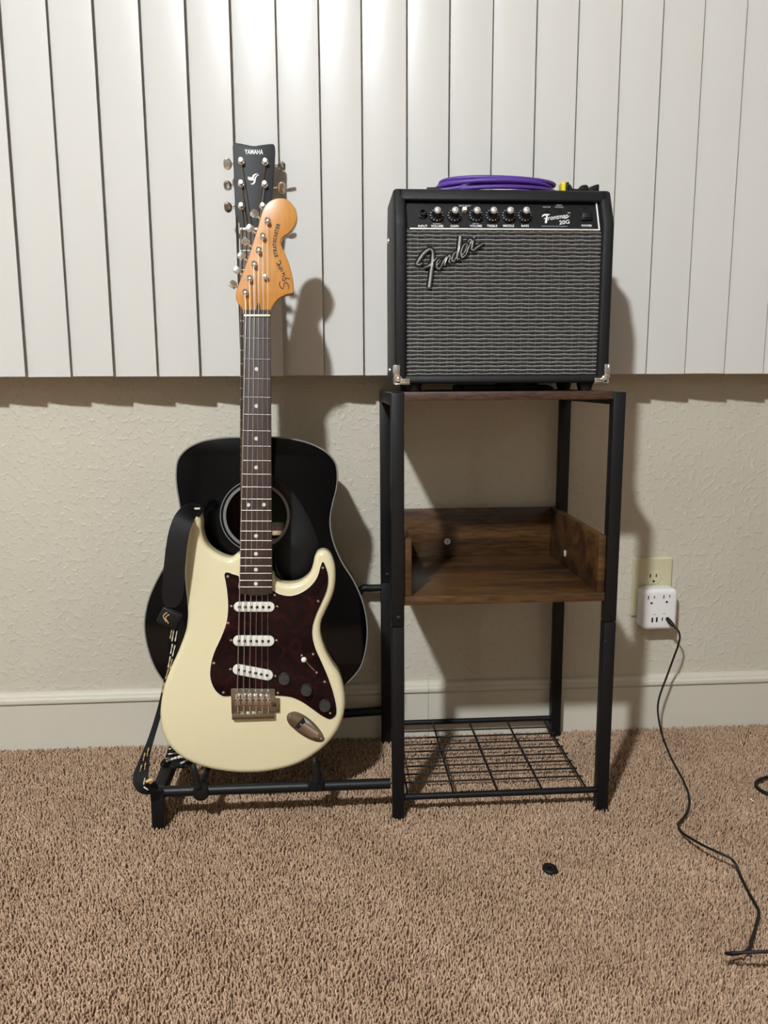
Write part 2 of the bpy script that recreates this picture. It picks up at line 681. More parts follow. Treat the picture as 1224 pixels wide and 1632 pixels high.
# carpet pile: tens of thousands of tufts, one object
def carpet():
    xs0, xs1, ys0, ys1, sp = -1.35, 1.60, -1.0, -.012, .0037
    nx, ny = int((xs1 - xs0) / sp), int((ys1 - ys0) / sp)
    gx, gy = np.meshgrid(np.arange(nx), np.arange(ny))
    n = nx * ny
    x = xs0 + (gx.ravel() + rng.uniform(-.5, .5, n)) * sp
    y = ys0 + (gy.ravel() + rng.uniform(-.5, .5, n)) * sp
    y = np.minimum(y, -.0125)
    hh = rng.uniform(.0072, .0108, n)
    rad = rng.uniform(.0015, .0023, n)
    a0 = rng.uniform(0, 6.283, n)
    la = rng.uniform(0, 6.283, n)
    patch = np.sin(x * 9 + 1.3 * np.sin(y * 7)) * np.cos(y * 11 + np.sin(x * 5))
    lx = np.cos(la) * .003 + patch * .0008
    ly = np.sin(la) * .003 - .0008
    V = np.zeros((n, 7, 3), np.float32)
    for k in range(3):
        a = a0 + k * 2.0944
        V[:, k, 0] = x + rad * np.cos(a)
        V[:, k, 1] = y + rad * np.sin(a)
        V[:, k, 2] = -.001
        a = a + .5
        V[:, 3 + k, 0] = x + lx * .55 + rad * .95 * np.cos(a)
        V[:, 3 + k, 1] = y + ly * .55 + rad * .95 * np.sin(a)
        V[:, 3 + k, 2] = hh * .72
    V[:, 6, 0] = x + lx
    V[:, 6, 1] = y + ly
    V[:, 6, 2] = hh
    V[:, :, 1] = np.minimum(V[:, :, 1], -.0115)
    tri = np.array([[0, 1, 4], [0, 4, 3], [1, 2, 5], [1, 5, 4], [2, 0, 3], [2, 3, 5], [3, 4, 6], [4, 5, 6], [5, 3, 6]], np.int32)
    T = (tri[None] + (np.arange(n, dtype=np.int32) * 7)[:, None, None]).reshape(-1)
    me = bpy.data.meshes.new('carpet_pile')
    me.vertices.add(n * 7)
    me.vertices.foreach_set('co', V.ravel())
    me.loops.add(len(T))
    me.loops.foreach_set('vertex_index', T)
    me.polygons.add(len(T) // 3)
    me.polygons.foreach_set('loop_start', np.arange(0, len(T), 3, dtype=np.int32))
    me.polygons.foreach_set('use_smooth', np.ones(len(T) // 3, bool))
    at = me.attributes.new('tone', 'FLOAT', 'POINT')
    at.data.foreach_set('value', np.repeat(np.clip(rng.normal(.55, .22, n), 0, 1).astype(np.float32), 7))
    me.update(calc_edges=True)
    me.materials.append(M['tuft'])
    link('carpet_pile', me, None, 'short brown cut pile of the carpet', 'carpet', None, 'stuff')


carpet()

# ------------------------------------------------------------------ ceiling lamp (behind and above the camera; lights the room)
lx, ly, lz = LAMP_POS
lamp = empty('ceiling_lamp', 'round flush ceiling lamp with frosted glass dome', 'lamp', Matrix.Translation((lx, ly, RZ)))
G().lathe([(.0, 0), (.085, 0), (.09, -.01), (.09, -.02), (.082, -.025), (0, -.025)], n=32).build('base_ring', M['nickel'], lamp)
me_ = bpy.data.materials.new('lit_glass_dome')
me_.use_nodes = True
bs = me_.node_tree.nodes['Principled BSDF']
bs.inputs['Emission Color'].default_value = (.90, .96, 1.0, 1)
bs.inputs['Emission Strength'].default_value = LAMP_POWER
G().lathe([(.075, -.022), (.075, -.05), (.07, -.072), (.055, -.088), (.03, -.098), (.0, -.101)], n=32).build('glass_dome', me_, lamp, label='lit frosted glass dome')

fx, fy, fz = FLOOR_LAMP_POS
fl = empty('floor_lamp', 'tall floor lamp with a lit glass globe behind the camera', 'lamp', Matrix.Translation((fx, fy, 0)))
G().lathe([(.0, 0), (.13, 0), (.13, .012), (.03, .022), (.012, .03), (.0, .03)], n=28).build('base', M['steel'], fl)
G().tube([(0, 0, .025), (0, 0, fz - .065)], .011, 12).build('pole', M['steel'], fl)
G().lathe([(.0, fz - .085), (.035, fz - .08), (.04, fz - .06), (.0, fz - .055)], n=20).build('globe_holder', M['nickel'], fl)
mg = bpy.data.materials.new('lit_globe')
mg.use_nodes = True
bs = mg.node_tree.nodes['Principled BSDF']
bs.inputs['Emission Color'].default_value = (.95, .97, 1.0, 1)
bs.inputs['Emission Strength'].default_value = FLOOR_LAMP_POWER
G().ball((0, 0, fz), .07, 20).build('glass_globe', mg, fl, smooth=80, label='lit white glass globe')

# ================================================================== VERTICAL BLIND
blind = empty('vertical_blind', 'closed white vertical blind hanging across the upper wall', 'blind', Matrix.Translation((0, 0, 0)))
tops = [0, 72, 145, 218.5, 292, 364, 437, 505, 576, 647, 716, 786, 855.5, 923, 991.5, 1059.5, 1125.5, 1192]
YR, YL, ZB, ZT = -.074, -.0615, .7475, 2.12
xe = [on_y(t, 0, YR).x for t in tops]
pitch = (xe[-1] - xe[0]) / 17
xe = [xe[0] - pitch * k for k in range(6, 0, -1)] + xe + [xe[-1] + pitch * k for k in range(1, 9)]
bot_px = {0: 40, 1: 112, 2: 180.5, 3: 250, 4: 318, 5: 384, 6: 452, 7: 516, 8: 579, 15: 1028, 16: 1090.5, 17: 1153, 18: 1215}
SW = .0835
for i, xr in enumerate(xe):
    k = i - 6
    xb = on_y(bot_px[k], 598, YR).x if k in bot_px else xr
    if k == 18:
        xr = xb
    NS = 12
    g = G()
    vs_, fs = [], []
    tw = random.uniform(-.0016, .0016)
    for (z, xo) in ((ZB + random.uniform(-.0006, .0006), xb), ((ZB + ZT) / 2, (xr * .3 + xb * .7) if k != 18 else xb), (ZT, xr)):
        for sgn in (0, 1):
            for j in range(NS + 1):
                t = j / NS
                x = xo - SW * (1 - t)
                y = YL + (YR - tw - YL) * t - .0019 * (1 - (2 * t - 1) ** 2) + .0011 * sgn
                vs_.append((x, y, z))
    q = NS + 1
    for r in range(2):
        b0, b1 = r * 2 * q, (r + 1) * 2 * q
        for j in range(NS):
            fs.append((b0 + j, b0 + j + 1, b1 + j + 1, b1 + j))
            fs.append((b0 + q + j, b1 + q + j, b1 + q + j + 1, b0 + q + j + 1))
        fs.append((b0, b1, b1 + q, b0 + q))
        fs.append((b0 + NS, b0 + q + NS, b1 + q + NS, b1 + NS))
    for j in range(NS):
        fs.append((j, q + j, q + j + 1, j + 1))
        fs.append((4 * q + j, 4 * q + j + 1, 5 * q + j + 1, 5 * q + j))
    g.add(vs_, fs)
    g.build('slat', M['slat'], blind, smooth=40)
G().box(((xe[0] + xe[-1]) / 2 - .04, -.05, ZT + .03), (xe[-1] - xe[0] + .16, .075, .05), bev=.004).build('headrail', M['slat'], blind)

# ================================================================== RACK with guitar stand
X0, X1, YF, YB, ZTOP, TB = .0933, .4645, -.326, -.018, .7187, .020
rack = empty('guitar_rack', 'black steel rack with brown wooden shelves and low guitar stand bars', 'rack', Matrix.Translation((X0, YF, 0)))
RO = Vector((X0, YF, 0))


def rl(p):
    return Vector(p) - RO


def rbox(name, a, b, m, bev=.0015, parent=rack):
    a, b = Vector(a), Vector(b)
    return G().box((a + b) / 2 - RO, tuple(b - a), bev=bev).build(name, m, parent)


zj = on_y(634, 1000, YF).z
for (xa, ya) in ((X0, YF), (X1 - TB, YF), (X0, YB - TB), (X1 - TB, YB - TB)):
    rbox('leg', (xa, ya, 0.004), (xa + TB, ya + TB, zj - .0006), M['steel'])
    rbox('upper_leg', (xa, ya, zj + .0006), (xa + TB, ya + TB, ZTOP), M['steel'])
    rbox('foot_pad', (xa + .002, ya + .002, .0), (xa + TB - .002, ya + TB - .002, .006), M['rubber'])
for xa in (X0, X1 - TB):
    rbox('side_rail', (xa, YF + TB, ZTOP - TB), (xa + TB, YB - TB, ZTOP), M['steel'])
# bolts
for px, py, fy in ((635.5, 985, YF), (617.5, 916, YB - TB)):
    p = on_y(px, py, fy)
    G().lathe([(.0042, 0), (.0042, .0015), (.002, .003), (0, .003)], rl(p), (0, -1, 0), 14).build('bolt', M['rubber'], rack)
# top shelf
zs_t, zs_b = on_y(800, 624, YF).z, on_y(800, 637.5, YF).z
sh = rbox('top_shelf', (X0 + TB, YF + .001, zs_b), (X1 - TB, YB, zs_t), M['shelf_edge'], .0012)
# middle tray
zb_t = on_y(650, 951, YF + .004).z
zb_b = on_y(650, 965, YF + .004).z
zp = on_y(962, 853, YF + .006).z
tray = rbox('tray_board', (X0 + TB, YF + .003, zb_b), (X1 - TB, YB - .002, zb_t), M['shelf'], .001)
pl = rbox('tray_side', (X0 + TB + .0005, YF + .006, zb_t), (X0 + TB + .0125, YB - .012, zp), M['shelf'], .001)
pr = rbox('tray_side', (X1 - TB - .0125, YF + .006, zb_t), (X1 - TB - .0005, YB - .012, zp), M['shelf'], .001)
bk = rbox('tray_back', (X0 + TB + .0005, YB - .012, zb_t), (X1 - TB - .0005, YB - .001, zp), M['shelf'], .001)
# cam covers with a small number
p = on_y(713, 863, YB - .0125)
cp = G().lathe([(.0062, 0), (.0062, .0006), (0, .0007)], rl(p), (0, -1, 0), 20).build('screw_cover', M['white_pl'], rack)
v, f = fit_text('10', 0, 0, .0055, .0042, 0, rot=1.35, bold=.02)
G().add([(rl(p).x + a, rl(p).y - .0009, rl(p).z + b) for a, b, c in v], f).build('number', M['ink_black'], cp, smooth=0, recalc=False)
p = on_x(900.5, 882, X1 - TB - .013)
G().lathe([(.0062, 0), (.0062, .0006), (0, .0007)], rl(p), (-1, 0, 0), 20).build('screw_cover', M['white_pl'], rack)
# bottom wire shelf
zw = on_y(700, 1268, YF + .01).z
G().tube([rl((X0 + TB - .002, YF + .010, zw)), rl((X1 - TB + .002, YF + .010, zw))], .0053, 12).build('shelf_bar', M['steel'], rack)
G().tube([rl((X0 + TB - .002, YB - .010, zw + .003)), rl((X1 - TB + .002, YB - .010, zw + .003))], .0053, 12).build('shelf_bar', M['steel'], rack)
for px in (650, 722.9, 792.7, 864.4, 934):
    x = on_y(px, 1255, YF + .01).x
    G().tube([rl((x, YF + .012, zw + .004)), rl((x, YB - .012, zw + .004))], .0019, 6).build('wire', M['steel'], rack)
for k in range(8):
    y = YF + .045 + k * .0288
    G().tube([rl((X0 + TB + .001, y, zw + .0072)), rl((x + .004, y, zw + .0072))], .0016, 6).build('wire', M['steel'], rack)

# low stand frame to the left: end frame, front / rear bars, back rest bar
pl_b = on_z(253, 1327, 0)
XLc, YLf = pl_b.x, pl_b.y
zfr = on_y(248, 1261, YLf).z
rbox('leg', (XLc - .0105, YLf, .004), (XLc + .0105, YLf + .021, zfr), M['steel'])
rbox('leg', (XLc - .0105, -.055, .004), (XLc + .0105, -.034, zfr), M['steel'])
rbox('foot_pad', (XLc - .009, YLf + .002, 0), (XLc + .009, YLf + .019, .006), M['rubber'])
rbox('end_rail', (XLc - .0105, YLf + .0205, zfr - .021), (XLc + .0105, -.0545, zfr), M['steel'])
bA = on_y(276, 1261, YLf + .0105)
bB = on_y(622, 1248.5, YF + .01)
bA.x = XLc + .008
G().tube([rl(bA), rl(bB)], .0088, 16).build('stand_bar', M['steel'], rack)
zr = on_y(600, 1133, YB - .01).z
G().tube([rl((X0 + .002, YB - .01, zr)), rl((XLc, -.044, zfr - .012))], .0088, 16).build('stand_bar', M['steel'], rack)
pe = on_y(606, 937, YB - .01)
pq = on_y(578, 938, YB - .01)
pw = on_y(562, 960, YB - .012)
G().tube(spline([rl((X0 + .002, YB - .01, pe.z)), rl(on_y(590, 937.5, YB - .01)), rl(pq), rl(pw), rl((pw.x - .06, -.030, pw.z - .012)), rl((-.25, -.030, pw.z - .012)), rl((-.27, -.032, pw.z - .05)), rl((-.275, -.040, zr))], 5, False), .0075, 14).build('back_rest_bar', M['steel'], rack)


def bar_at(px):
    t0, t1 = 276, 622
    t = (px - t0) / (t1 - t0)
    return bA.lerp(bB, t)


for (cxp, cyp, tx, ty, bx_, by_) in ((319.5, 1265, 308, 1218, 316, 1255), (503.5, 1250.5, 501, 1208, 504.5, 1245)):
    q = on_y(cxp, cyp, bar_at(cxp).y - .012)
    hold = G()
    hold.lathe([(.006, -.001), (.0115, 0), (.0135, .003), (.0135, .022), (.0115, .025), (.0, .025)], rl(q) + Vector((0, -.002, 0)), (0, 1, 0), 22)
    hd = hold.build('holder_clip', M['rubber'], rack)
    a = on_y(bx_, by_, q.y - .002)
    b = on_y(tx, ty, q.y + .002)
    path = [rl(a + (b - a) * t) for t in (0, .15, .5, .8, .93, 1.0)]
    G().tube(path, [.0063, .0062, .0056, .005, .0042, .0018], 12).build('peg', M['rubber'], hd)
    qb = bar_at(cxp)
    G().tube([rl((q.x, qb.y, qb.z + .002)), rl((q.x + .003, qb.y + .014, qb.z + .012)), rl((q.x + .004, qb.y + .05, qb.z + .016))], .0048, 10).build('rest_arm', M['rubber'], hd)

# ================================================================== ACOUSTIC GUITAR
ZA0 = on_y(400, 1143, -.235).z
ac_lean = math.radians(6.6)
AF = Frame((on_y(407, 1143, -.235).x, -.235, ZA0), (1, 0, 0), (0, math.sin(ac_lean), math.cos(ac_lean)))
ac = empty('acoustic_guitar', 'glossy black acoustic guitar standing behind the cream electric guitar', 'guitar', AF.m)
ab = [(384, 697), (353.6, 698.2), (321.3, 704), (297, 716.4), (284, 732.5), (280.8, 752.8), (282, 777), (286, 801), (288.5, 825), (285.5, 850), (277, 875),
      (266, 896.6), (250.7, 924), (238.4, 951.8), (231.7, 979.4), (230.7, 1004), (235.3, 1031.5), (246, 1062), (260, 1084), (281, 1105), (312, 1126), (357, 1140), (407, 1144),
      (455, 1138), (495, 1126), (530, 1108), (555.7, 1086.2), (573.9, 1064), (583, 1033), (585.2, 1001), (579, 963), (563.8, 926.6), (543.6, 894), (530, 860), (525.8, 829.6),
      (529.4, 805), (536.2, 777), (537.3, 752.8), (533.5, 736.6), (519.3, 720.4), (495, 707.5), (462.7, 699.4), (432.4, 697)]
out = spline(AF.hits(ab, 0), 4)
hc = AF.hit(409, 822, 0)
hr = (AF.hit(457.5, 822, 0)[0] - AF.hit(360.5, 822, 0)[0]) / 2
hole = circle(hc[0], hc[1], hr, 48)
ins = []
G().plate(out, -.108, 0, .003, .0012, 2, hole=hole).build('body', M['black_gloss'], ac, smooth=30)
# binding strip round the top edge
o3 = [(a, b, -.0012) for a, b in out]
G().tube(o3, .0016, 6, closed=True).build('binding', M['binding'], ac)
# sound hole: cavity wall, back with label and brace
cav = G()
n = len(hole)
R2 = circle(hc[0], hc[1], hr * 1.0, n)
cav.add([(a, b, 0) for a, b in hole] + [(a, b, -.004) for a, b in hole], [(k, (k + 1) % n, n + (k + 1) % n, n + k) for k in range(n)])
cav.build('soundhole_rim', M['black_satin'], ac)
cav = G()
R2 = circle(hc[0], hc[1], hr * 1.75, n)
cav.add([(a, b, -.004) for a, b in hole] + [(a, b, -.006) for a, b in R2] + [(a, b, -.095) for a, b in R2],
        [(k, (k + 1) % n, n + (k + 1) % n, n + k) for k in range(n)] + [(n + k, n + (k + 1) % n, 2 * n + (k + 1) % n, 2 * n + k) for k in range(n)] + [tuple(range(2 * n, 3 * n))])
cav.build('soundbox_interior', M['inner_wood'], ac)
la = AF.hits([(428, 790), (462, 836)], -.094)
G().box(((la[0][0] + la[1][0]) / 2, (la[0][1] + la[1][1]) / 2, -.0942), (abs(la[1][0] - la[0][0]), abs(la[0][1] - la[1][1]), .0006)).build('label_sheet', M['label'], ac)
la = AF.hits([(395, 847), (452, 853)], -.085)
G().box(((la[0][0] + la[1][0]) / 2, (la[0][1] + la[1][1]) / 2, -.0895), (abs(la[1][0] - la[0][0]), abs(la[0][1] - la[1][1]), .010), bev=.001).build('brace', M['brace'], ac)
for ra, rb_, nm in ((1.005, 1.10, 'rosette_ring'), (1.175, 1.205, 'rosette_ring')):
    g = G()
    a_, b_ = circle(hc[0], hc[1], hr * ra, 64), circle(hc[0], hc[1], hr * rb_, 64)
    g.add([(p[0], p[1], .0004) for p in a_] + [(p[0], p[1], .0004) for p in b_], [(k, (k + 1) % 64, 64 + (k + 1) % 64, 64 + k) for k in range(64)])
    g.build(nm, M['rosette'], ac)
# pickguard
pg = [(432, 757), (446, 765), (462, 779), (478, 800), (492, 825), (503, 850), (508, 873), (505, 900), (490, 922), (466, 930), (446, 915), (437, 885), (433, 874)]
pgo = AF.hits(pg, 0)
pgs = spline(pgo, 4, False)
arc = [(hc[0] + hr * 1.1 * math.cos(a), hc[1] + hr * 1.1 * math.sin(a)) for a in np.linspace(-1.05, 1.05, 18)]
G().plate(pgs + arc, .0005, .0019, 0, .0006, 2).build('pickguard', M['black_satin'], ac)
# bridge (behind the electric guitar)
bc = AF.hit(408, 1010, 0)
brg = G().box((bc[0], bc[1], .004), (.15, .028, .009), bev=.003).build('bridge', M['rosewood'], ac)
G().box((bc[0], bc[1] + .004, .0095), (.076, .0026, .004), bev=.0008).build('saddle', M['bone'], brg)
for k in range(6):
    G().ball((bc[0] + (k - 2.5) * .0108, bc[1] - .006, .0095), .0026, 10).build('bridge_pin', M['white_pl'], brg)
# neck + fretboard
FBC = .006
nl = AF.hit(382.7, 367, FBC)
nr = (nl[0] + .0415, nl[1])
ncx = (nl[0] + nr[0]) / 2
hx = AF.hit(408.5, 775, FBC)
fbd = [(ncx - .0207, nl[1]), (ncx + .0207, nl[1]), (hx[0] + .0275, hx[1]), (hx[0] - .0275, hx[1])]
G().plate(fbd, .0005, FBC, 0, .0008, 2).build('fretboard', M['rosewood'], ac)
nk = G()
body_top = AF.hit(408, 697, 0)
rows = []
for t in np.linspace(0, 1, 10):
    yb_ = nl[1] + .004 + (body_top[1] - .004 - nl[1]) * t
    xc = ncx + (hx[0] - ncx) * t
    hw = .0205 + .006 * t
    dp = .015 + .004 * t + (.05 * max(0, (t - .85) / .15) ** 1.5)
    rows.append([(xc + hw * math.cos(a), yb_, .0008 - dp * math.sin(a)) for a in np.linspace(0, math.pi, 11)])
vs_ = [p for r in rows for p in r]
fs = [(i * 11 + k, i * 11 + k + 1, i * 11 + 12 + k, i * 11 + 11 + k) for i in range(9) for k in range(10)]
fs += [tuple(range(11)), tuple(range(109, 98, -1))] + [(i * 11, i * 11 + 11, i * 11 + 21, i * 11 + 10) for i in range(9)]
nk.add(vs_, fs).build('neck', M['black_satin'], ac)
sc = .634
for k in range(1, 21):
    d = sc * (1 - 2 ** (-k / 12)) * .955
    yy = nl[1] - d
    if yy < hx[1]:
        break
    t = d / (nl[1] - hx[1])
    xc = ncx + (hx[0] - ncx) * t
    hw = .0207 + .0068 * t
    G().tube([(xc - hw, yy, FBC + .0002), (xc + hw, yy, FBC + .0002)], .0009, 6).build('fret', M['string'], ac)
G().box((ncx, nl[1] + .002, FBC - .0006), (.0415, .0045, .0055), bev=.0008).build('nut', M['bone'], ac)
# headstock, tilted back a little more than the neck
hs = [(372, 228.4), (378.8, 227.8), (392.5, 230.4), (404.3, 232.4), (416, 230.8), (430, 229.2), (435.5, 229.4), (437.8, 233), (437.6, 249), (435.7, 278.4), (433.3, 307.8), (430.5, 335), (426, 352), (421.5, 366),
      (383.2, 366), (380.8, 354), (375.2, 342), (373.9, 317.6), (372.5, 278.4), (371.4, 249)]
HC = -.004
ho = AF.hits(hs, HC)
hsd = G().plate(spline(ho[:], 3), HC - .015, HC, .001, .0012, 2).build('headstock', M['head_grey'], ac, label='satin black headstock with white lettering')
l1, l2 = AF.hit(390, 242, HC), AF.hit(419.3, 242, HC)
t1, t2 = AF.hit(404, 238.2, HC), AF.hit(404, 246, HC)
v, f = fit_text('YAMAHA', (l1[0] + l2[0]) / 2, (t1[1] + t2[1]) / 2, l2[0] - l1[0], abs(t1[1] - t2[1]), HC + .0005, bold=.02)
G().add(v, f).build('lettering', M['ink'], hsd, smooth=0, recalc=False)
eg = G()


def cr(pts, sc_, ox, oy):
    return [(ox + x / sc_, oy + y / sc_) for x, y in pts]


for pts, wd in (([(470, 395), (450, 395), (430, 408), (424, 430), (428, 450)], [.1, .8, 1.5, 1.6, 1.0]),
                ([(474, 402), (455, 410), (445, 425), (440, 445), (436, 462), (420, 476), (404, 474)], [.3, .9, 1.0, 1.1, 1.3, 1.1, .2]),
                ([(385, 415), (390, 432), (405, 440), (424, 436)], [.3, 1.3, 1.6, 1.0]),
                ([(390, 420), (405, 424), (420, 434)], [.2, 1.0, .8])):
    stroke2d(eg, AF.hits(cr(pts, 5.1, 320, 200), HC), [x * .0011 for x in wd], HC + .0003, .0003)
eg.build('emblem', M['ink'], hsd, smooth=0)
ac_posts = [(384.7, 258.2), (384.7, 293.7), (385, 329.4), (423, 259.2), (422, 294.7), (419, 329.4)]
ac_btn = [(364, 261.8), (364, 296.5), (364.7, 331), (448.4, 265.7), (447.5, 299.6), (446.5, 334)]
nut_pts = []
for k, (pp, bp_) in enumerate(zip(ac_posts, ac_btn)):
    a, b = AF.hit(*pp, HC)
    tn = G().lathe([(.0058, 0), (.0058, .002), (.0045, .0026), (.0033, .003), (.003, .010), (.0036, .012), (.0, .012)], (a, b, HC), (0, 0, 1), 16).build('tuning_post', M['chrome'], ac)
    c, d = AF.hit(*bp_, HC - .012)
    sx = 1 if k >= 3 else -1
    G().tube([(a + sx * .008, d, HC - .011), (c - sx * .004, d, HC - .011)], .0022, 8).build('tuner_shaft', M['chrome'], tn)
    g = G()
    turn = [.3, 1.0, .9, 1.05, .6, .9][k]
    ol = [(0, -.0098), (.0035, -.0095), (.0072, -.0065), (.0082, 0), (.0072, .0065), (.0035, .0095), (0, .0098), (-.0045, .006), (-.006, 0), (-.0045, -.006)]
    g.plate(spline([(sx * x, y) for x, y in ol], 3), -.0026, .0026, .0018, .0018, 3)
    rotm = Matrix.Rotation(turn, 3, 'X')
    g.v = [tuple(rotm @ Vector(p) + Vector((c, d, HC - .011))) for p in g.v]
    g.build('tuner_button', M['chrome'], tn)
    # which string: outer posts take inner order
    order = [2, 1, 0, 3, 4, 5][k]
    order = {0: 2, 1: 1, 2: 0, 3: 3, 4: 4, 5: 5}[k]
    nxp = ncx + (order - 2.5) * .0069
    G().tube([(a, b, HC + .006), (nxp, nl[1] + .004, FBC + .0022), (bc[0] + (order - 2.5) * .0105, bc[1] + .004, .011)], [.0005 + .00006 * (5 - order)] * 3, 5).build('string', M['bronze'] if order < 4 else M['string'], ac)

# acoustic rests: arms from the rear bar under its lower bout
for sx in (-.075, .085):
    x = AF.o.x + sx
    zt = ZA0 - .006 + abs(sx) * .11
    G().tube(spline([rl((x, -.032, zr + .004)), rl((x, -.06, zr + .01)), rl((x, -.13, zt - .012)), rl((x, -.225, zt - .014)), rl((x, -.243, zt - .004)), rl((x, -.246, zt + .028))], 4, False), .0055, 10).build('rest_arm', M['rubber'], rack)

# ================================================================== ELECTRIC GUITAR
YE0 = -.301
ZE0 = on_y(394, 1229.5, YE0).z
el_lean = math.radians(4.7)
EF = Frame((on_y(400, 1229.5, YE0).x, YE0, ZE0), (1, 0, 0), (0, math.sin(el_lean), math.cos(el_lean)))
el = empty('electric_guitar', 'cream electric guitar with tortoiseshell pickguard and amber maple headstock', 'guitar', EF.m)
eb = [(381.5, 880.5), (369.4, 887.8), (357.3, 885.8), (342.5, 878.4), (331.7, 869), (325, 856.8), (322, 843), (321.5, 828), (317.5, 816.5), (309.5, 819), (303.5, 835), (299, 860), (296, 895), (295.5, 925),
      (298.5, 955), (300, 980), (297, 1003), (287, 1031.7), (272.8, 1064), (262.7, 1092), (257.4, 1120.6), (256.4, 1140.8), (260.2, 1165), (270.2, 1185), (289, 1203.4), (317, 1217.6), (353.6, 1226.5),
      (394, 1229.7), (434.4, 1226.5), (474.9, 1215.6), (503, 1199.4), (527.4, 1177.2), (543.6, 1151), (549.8, 1124.6), (548.6, 1100), (541.6, 1074),
      (530.5, 1057), (521, 1039.5), (514, 1020.6), (511, 1005.8), (512.3, 989.6), (518.4, 974.8), (526.5, 957.3), (532.6, 939.8), (535, 920.9), (534.6, 904.7), (531.9, 892.6),
      (526.5, 881.8), (519.8, 876.7), (513, 876), (506.3, 879), (501.6, 887), (498.9, 899.3), (494.8, 911.4), (486, 920.9), (475.3, 927), (460.4, 929.2), (447, 927.6), (438, 922), (434.5, 914)]
eo = EF.hits(eb, -.012)
G().plate(spline(eo, 5), -.044, 0, .009, .010, 6).build('body', M['cream'], el, smooth=50, label='cream lacquered double cutaway body')
# strap buttons
hp = EF.hit(318, 817, -.02)
G().lathe([(.0, 0), (.004, 0), (.004, .008), (.0075, .011), (.0075, .013), (.0, .014)], (hp[0], hp[1] - .004, -.02), (-.3, 1, 0), 14).build('strap_button', M['chrome'], el)
# pickguard
pgp = [(357.6, 915.5), (359.5, 912.6), (363, 912.4), (371, 915.2), (380.7, 919), (381.5, 941), (433.4, 941), (444.7, 947), (462.3, 950), (477.7, 946), (493.2, 936), (505.3, 920.6), (510.8, 903), (513.9, 895.6), (515.2, 895.8),
       (518.5, 901.9), (523, 917.3), (521.8, 937.2), (515.2, 954.8), (504.2, 979), (498.7, 996.7), (498, 1014.4), (503, 1034.2), (513, 1056.3), (524, 1082.7), (531.8, 1107), (536.2, 1129), (535, 1140),
       (526.3, 1146.2), (515.2, 1142.2), (497.6, 1130), (480, 1118), (462.3, 1110.8), (440, 1108.8), (400, 1109.2), (367.5, 1109.2), (354.3, 1109.2), (343.2, 1100.4), (335.5, 1082.7), (335.5, 1062.9), (341, 1040.8),
       (352, 1016.6), (360.9, 992.3), (363.5, 965.8), (362, 943.8), (359.5, 927)]
po = spline(EF.hits(pgp, .002), 3)
pgd = G().plate(po, .0, .0021, 0, .0006, 2).build('pickguard', M['tortoise'], el, label='dark red tortoiseshell pickguard')
po_c = [np.array(p) for p in po]
po_w = []
for i in range(len(po_c)):
    t = po_c[(i + 1) % len(po_c)] - po_c[i - 1]
    t = t / max(np.linalg.norm(t), 1e-9)
    po_w.append((po_c[i][0] - t[1] * .0007, po_c[i][1] + t[0] * .0007))
G().plate(po_w, -.0003, .0012, 0, 0, 1).build('white_ply', M['bone'], pgd)
PC = .0021


def screw(px, py, c, parent, r=.0024, nm='screw'):
    a, b = EF.hit(px, py, c)
    G().lathe([(r, 0), (r, .0004), (r * .75, .0011), (r * .2, .0014), (0, .0009)], (a, b, c), (0, 0, 1), 12).build(nm, M['chrome'], parent)


for p in ((363, 918.9), (363.5, 993), (340.6, 1056.9), (356, 1103.9), (442.9, 1104.3), (526.3, 1136.5), (517.4, 1086.7), (499, 1042.6), (507, 958), (514.8, 904.8), (438, 948.2), (481, 1044.8), (504.6, 1072)):
    screw(p[0], p[1], PC, pgd)
# pickups
for (c1, c2, r, s1, s2) in (((380.3, 967.4), (429.7, 967.6), 8.0, (368.6, 966), (441.8, 966.3)),
                            ((379.6, 1021.6), (428.8, 1022), 8.6, (368, 1020.5), (440.7, 1020.5)),
                            ((379.2, 1067.5), (426.6, 1076.5), 8.6, (367, 1066.4), (438.7, 1077.4))):
    cc = .0062
    a, b = Vector(EF.hit(*c1, cc)), Vector(EF.hit(*c2, cc))
    rr_ = abs(EF.hit(c1[0] + r, c1[1], cc)[0] - a.x)
    pk = G().plate(stadium(a, b, rr_), .0008, cc, 0, .0011, 3).build('pickup', M['white_pl'], el)
    for k in range(6):
        t = .02 + .96 * k / 5
        q = a.lerp(b, t)
        G().lathe([(.0024, 0), (.0024, .0008), (.0018, .0011), (0, .0011)], (q.x, q.y, cc), (0, 0, 1), 12).build('pole_piece', M['pole'], pk)
    screw(s1[0], s1[1], PC, pk, .0022)
    screw(s2[0], s2[1], PC, pk, .0022)
# knobs
for px, py in ((453, 1083.8), (488.3, 1101.8), (518, 1126.8)):
    c = .0135
    a, b = EF.hit(px, py, c)
    r = abs(EF.hit(px + 8.9, py, c)[0] - a)
    kn = G().lathe([(r * 1.12, 0), (r * 1.1, .003), (r * 1.02, .006), (r, c - PC - .001), (r * .93, c - PC), (0, c - PC)], (a, b, PC), (0, 0, 1), 28).build('knob', M['knob_grey'], el)
    G().box((a + r * .45, b - r * .12, c + .0001), (r * .9, .0006, .0006)).build('pointer', M['ink_black'], kn)
# blade switch
a, b = EF.hit(484.4, 1051.4, .012)
a2, b2 = EF.hit(494, 1061, .004)
sw = G().ball((a, b, .0125), .0048, 14).build('switch_tip', M['white_pl'], el)
G().tube([(a2, b2, PC - .002), (a, b, .0105)], .0011, 8).build('switch_lever', M['chrome'], sw)
s1, s2 = Vector(EF.hit(488, 1055, PC)), Vector(EF.hit(501, 1068.5, PC))
G().plate(stadium(s1, s2, .0008), PC - .0004, PC + .0003).build('switch_slot', M['nickel'], pgd)
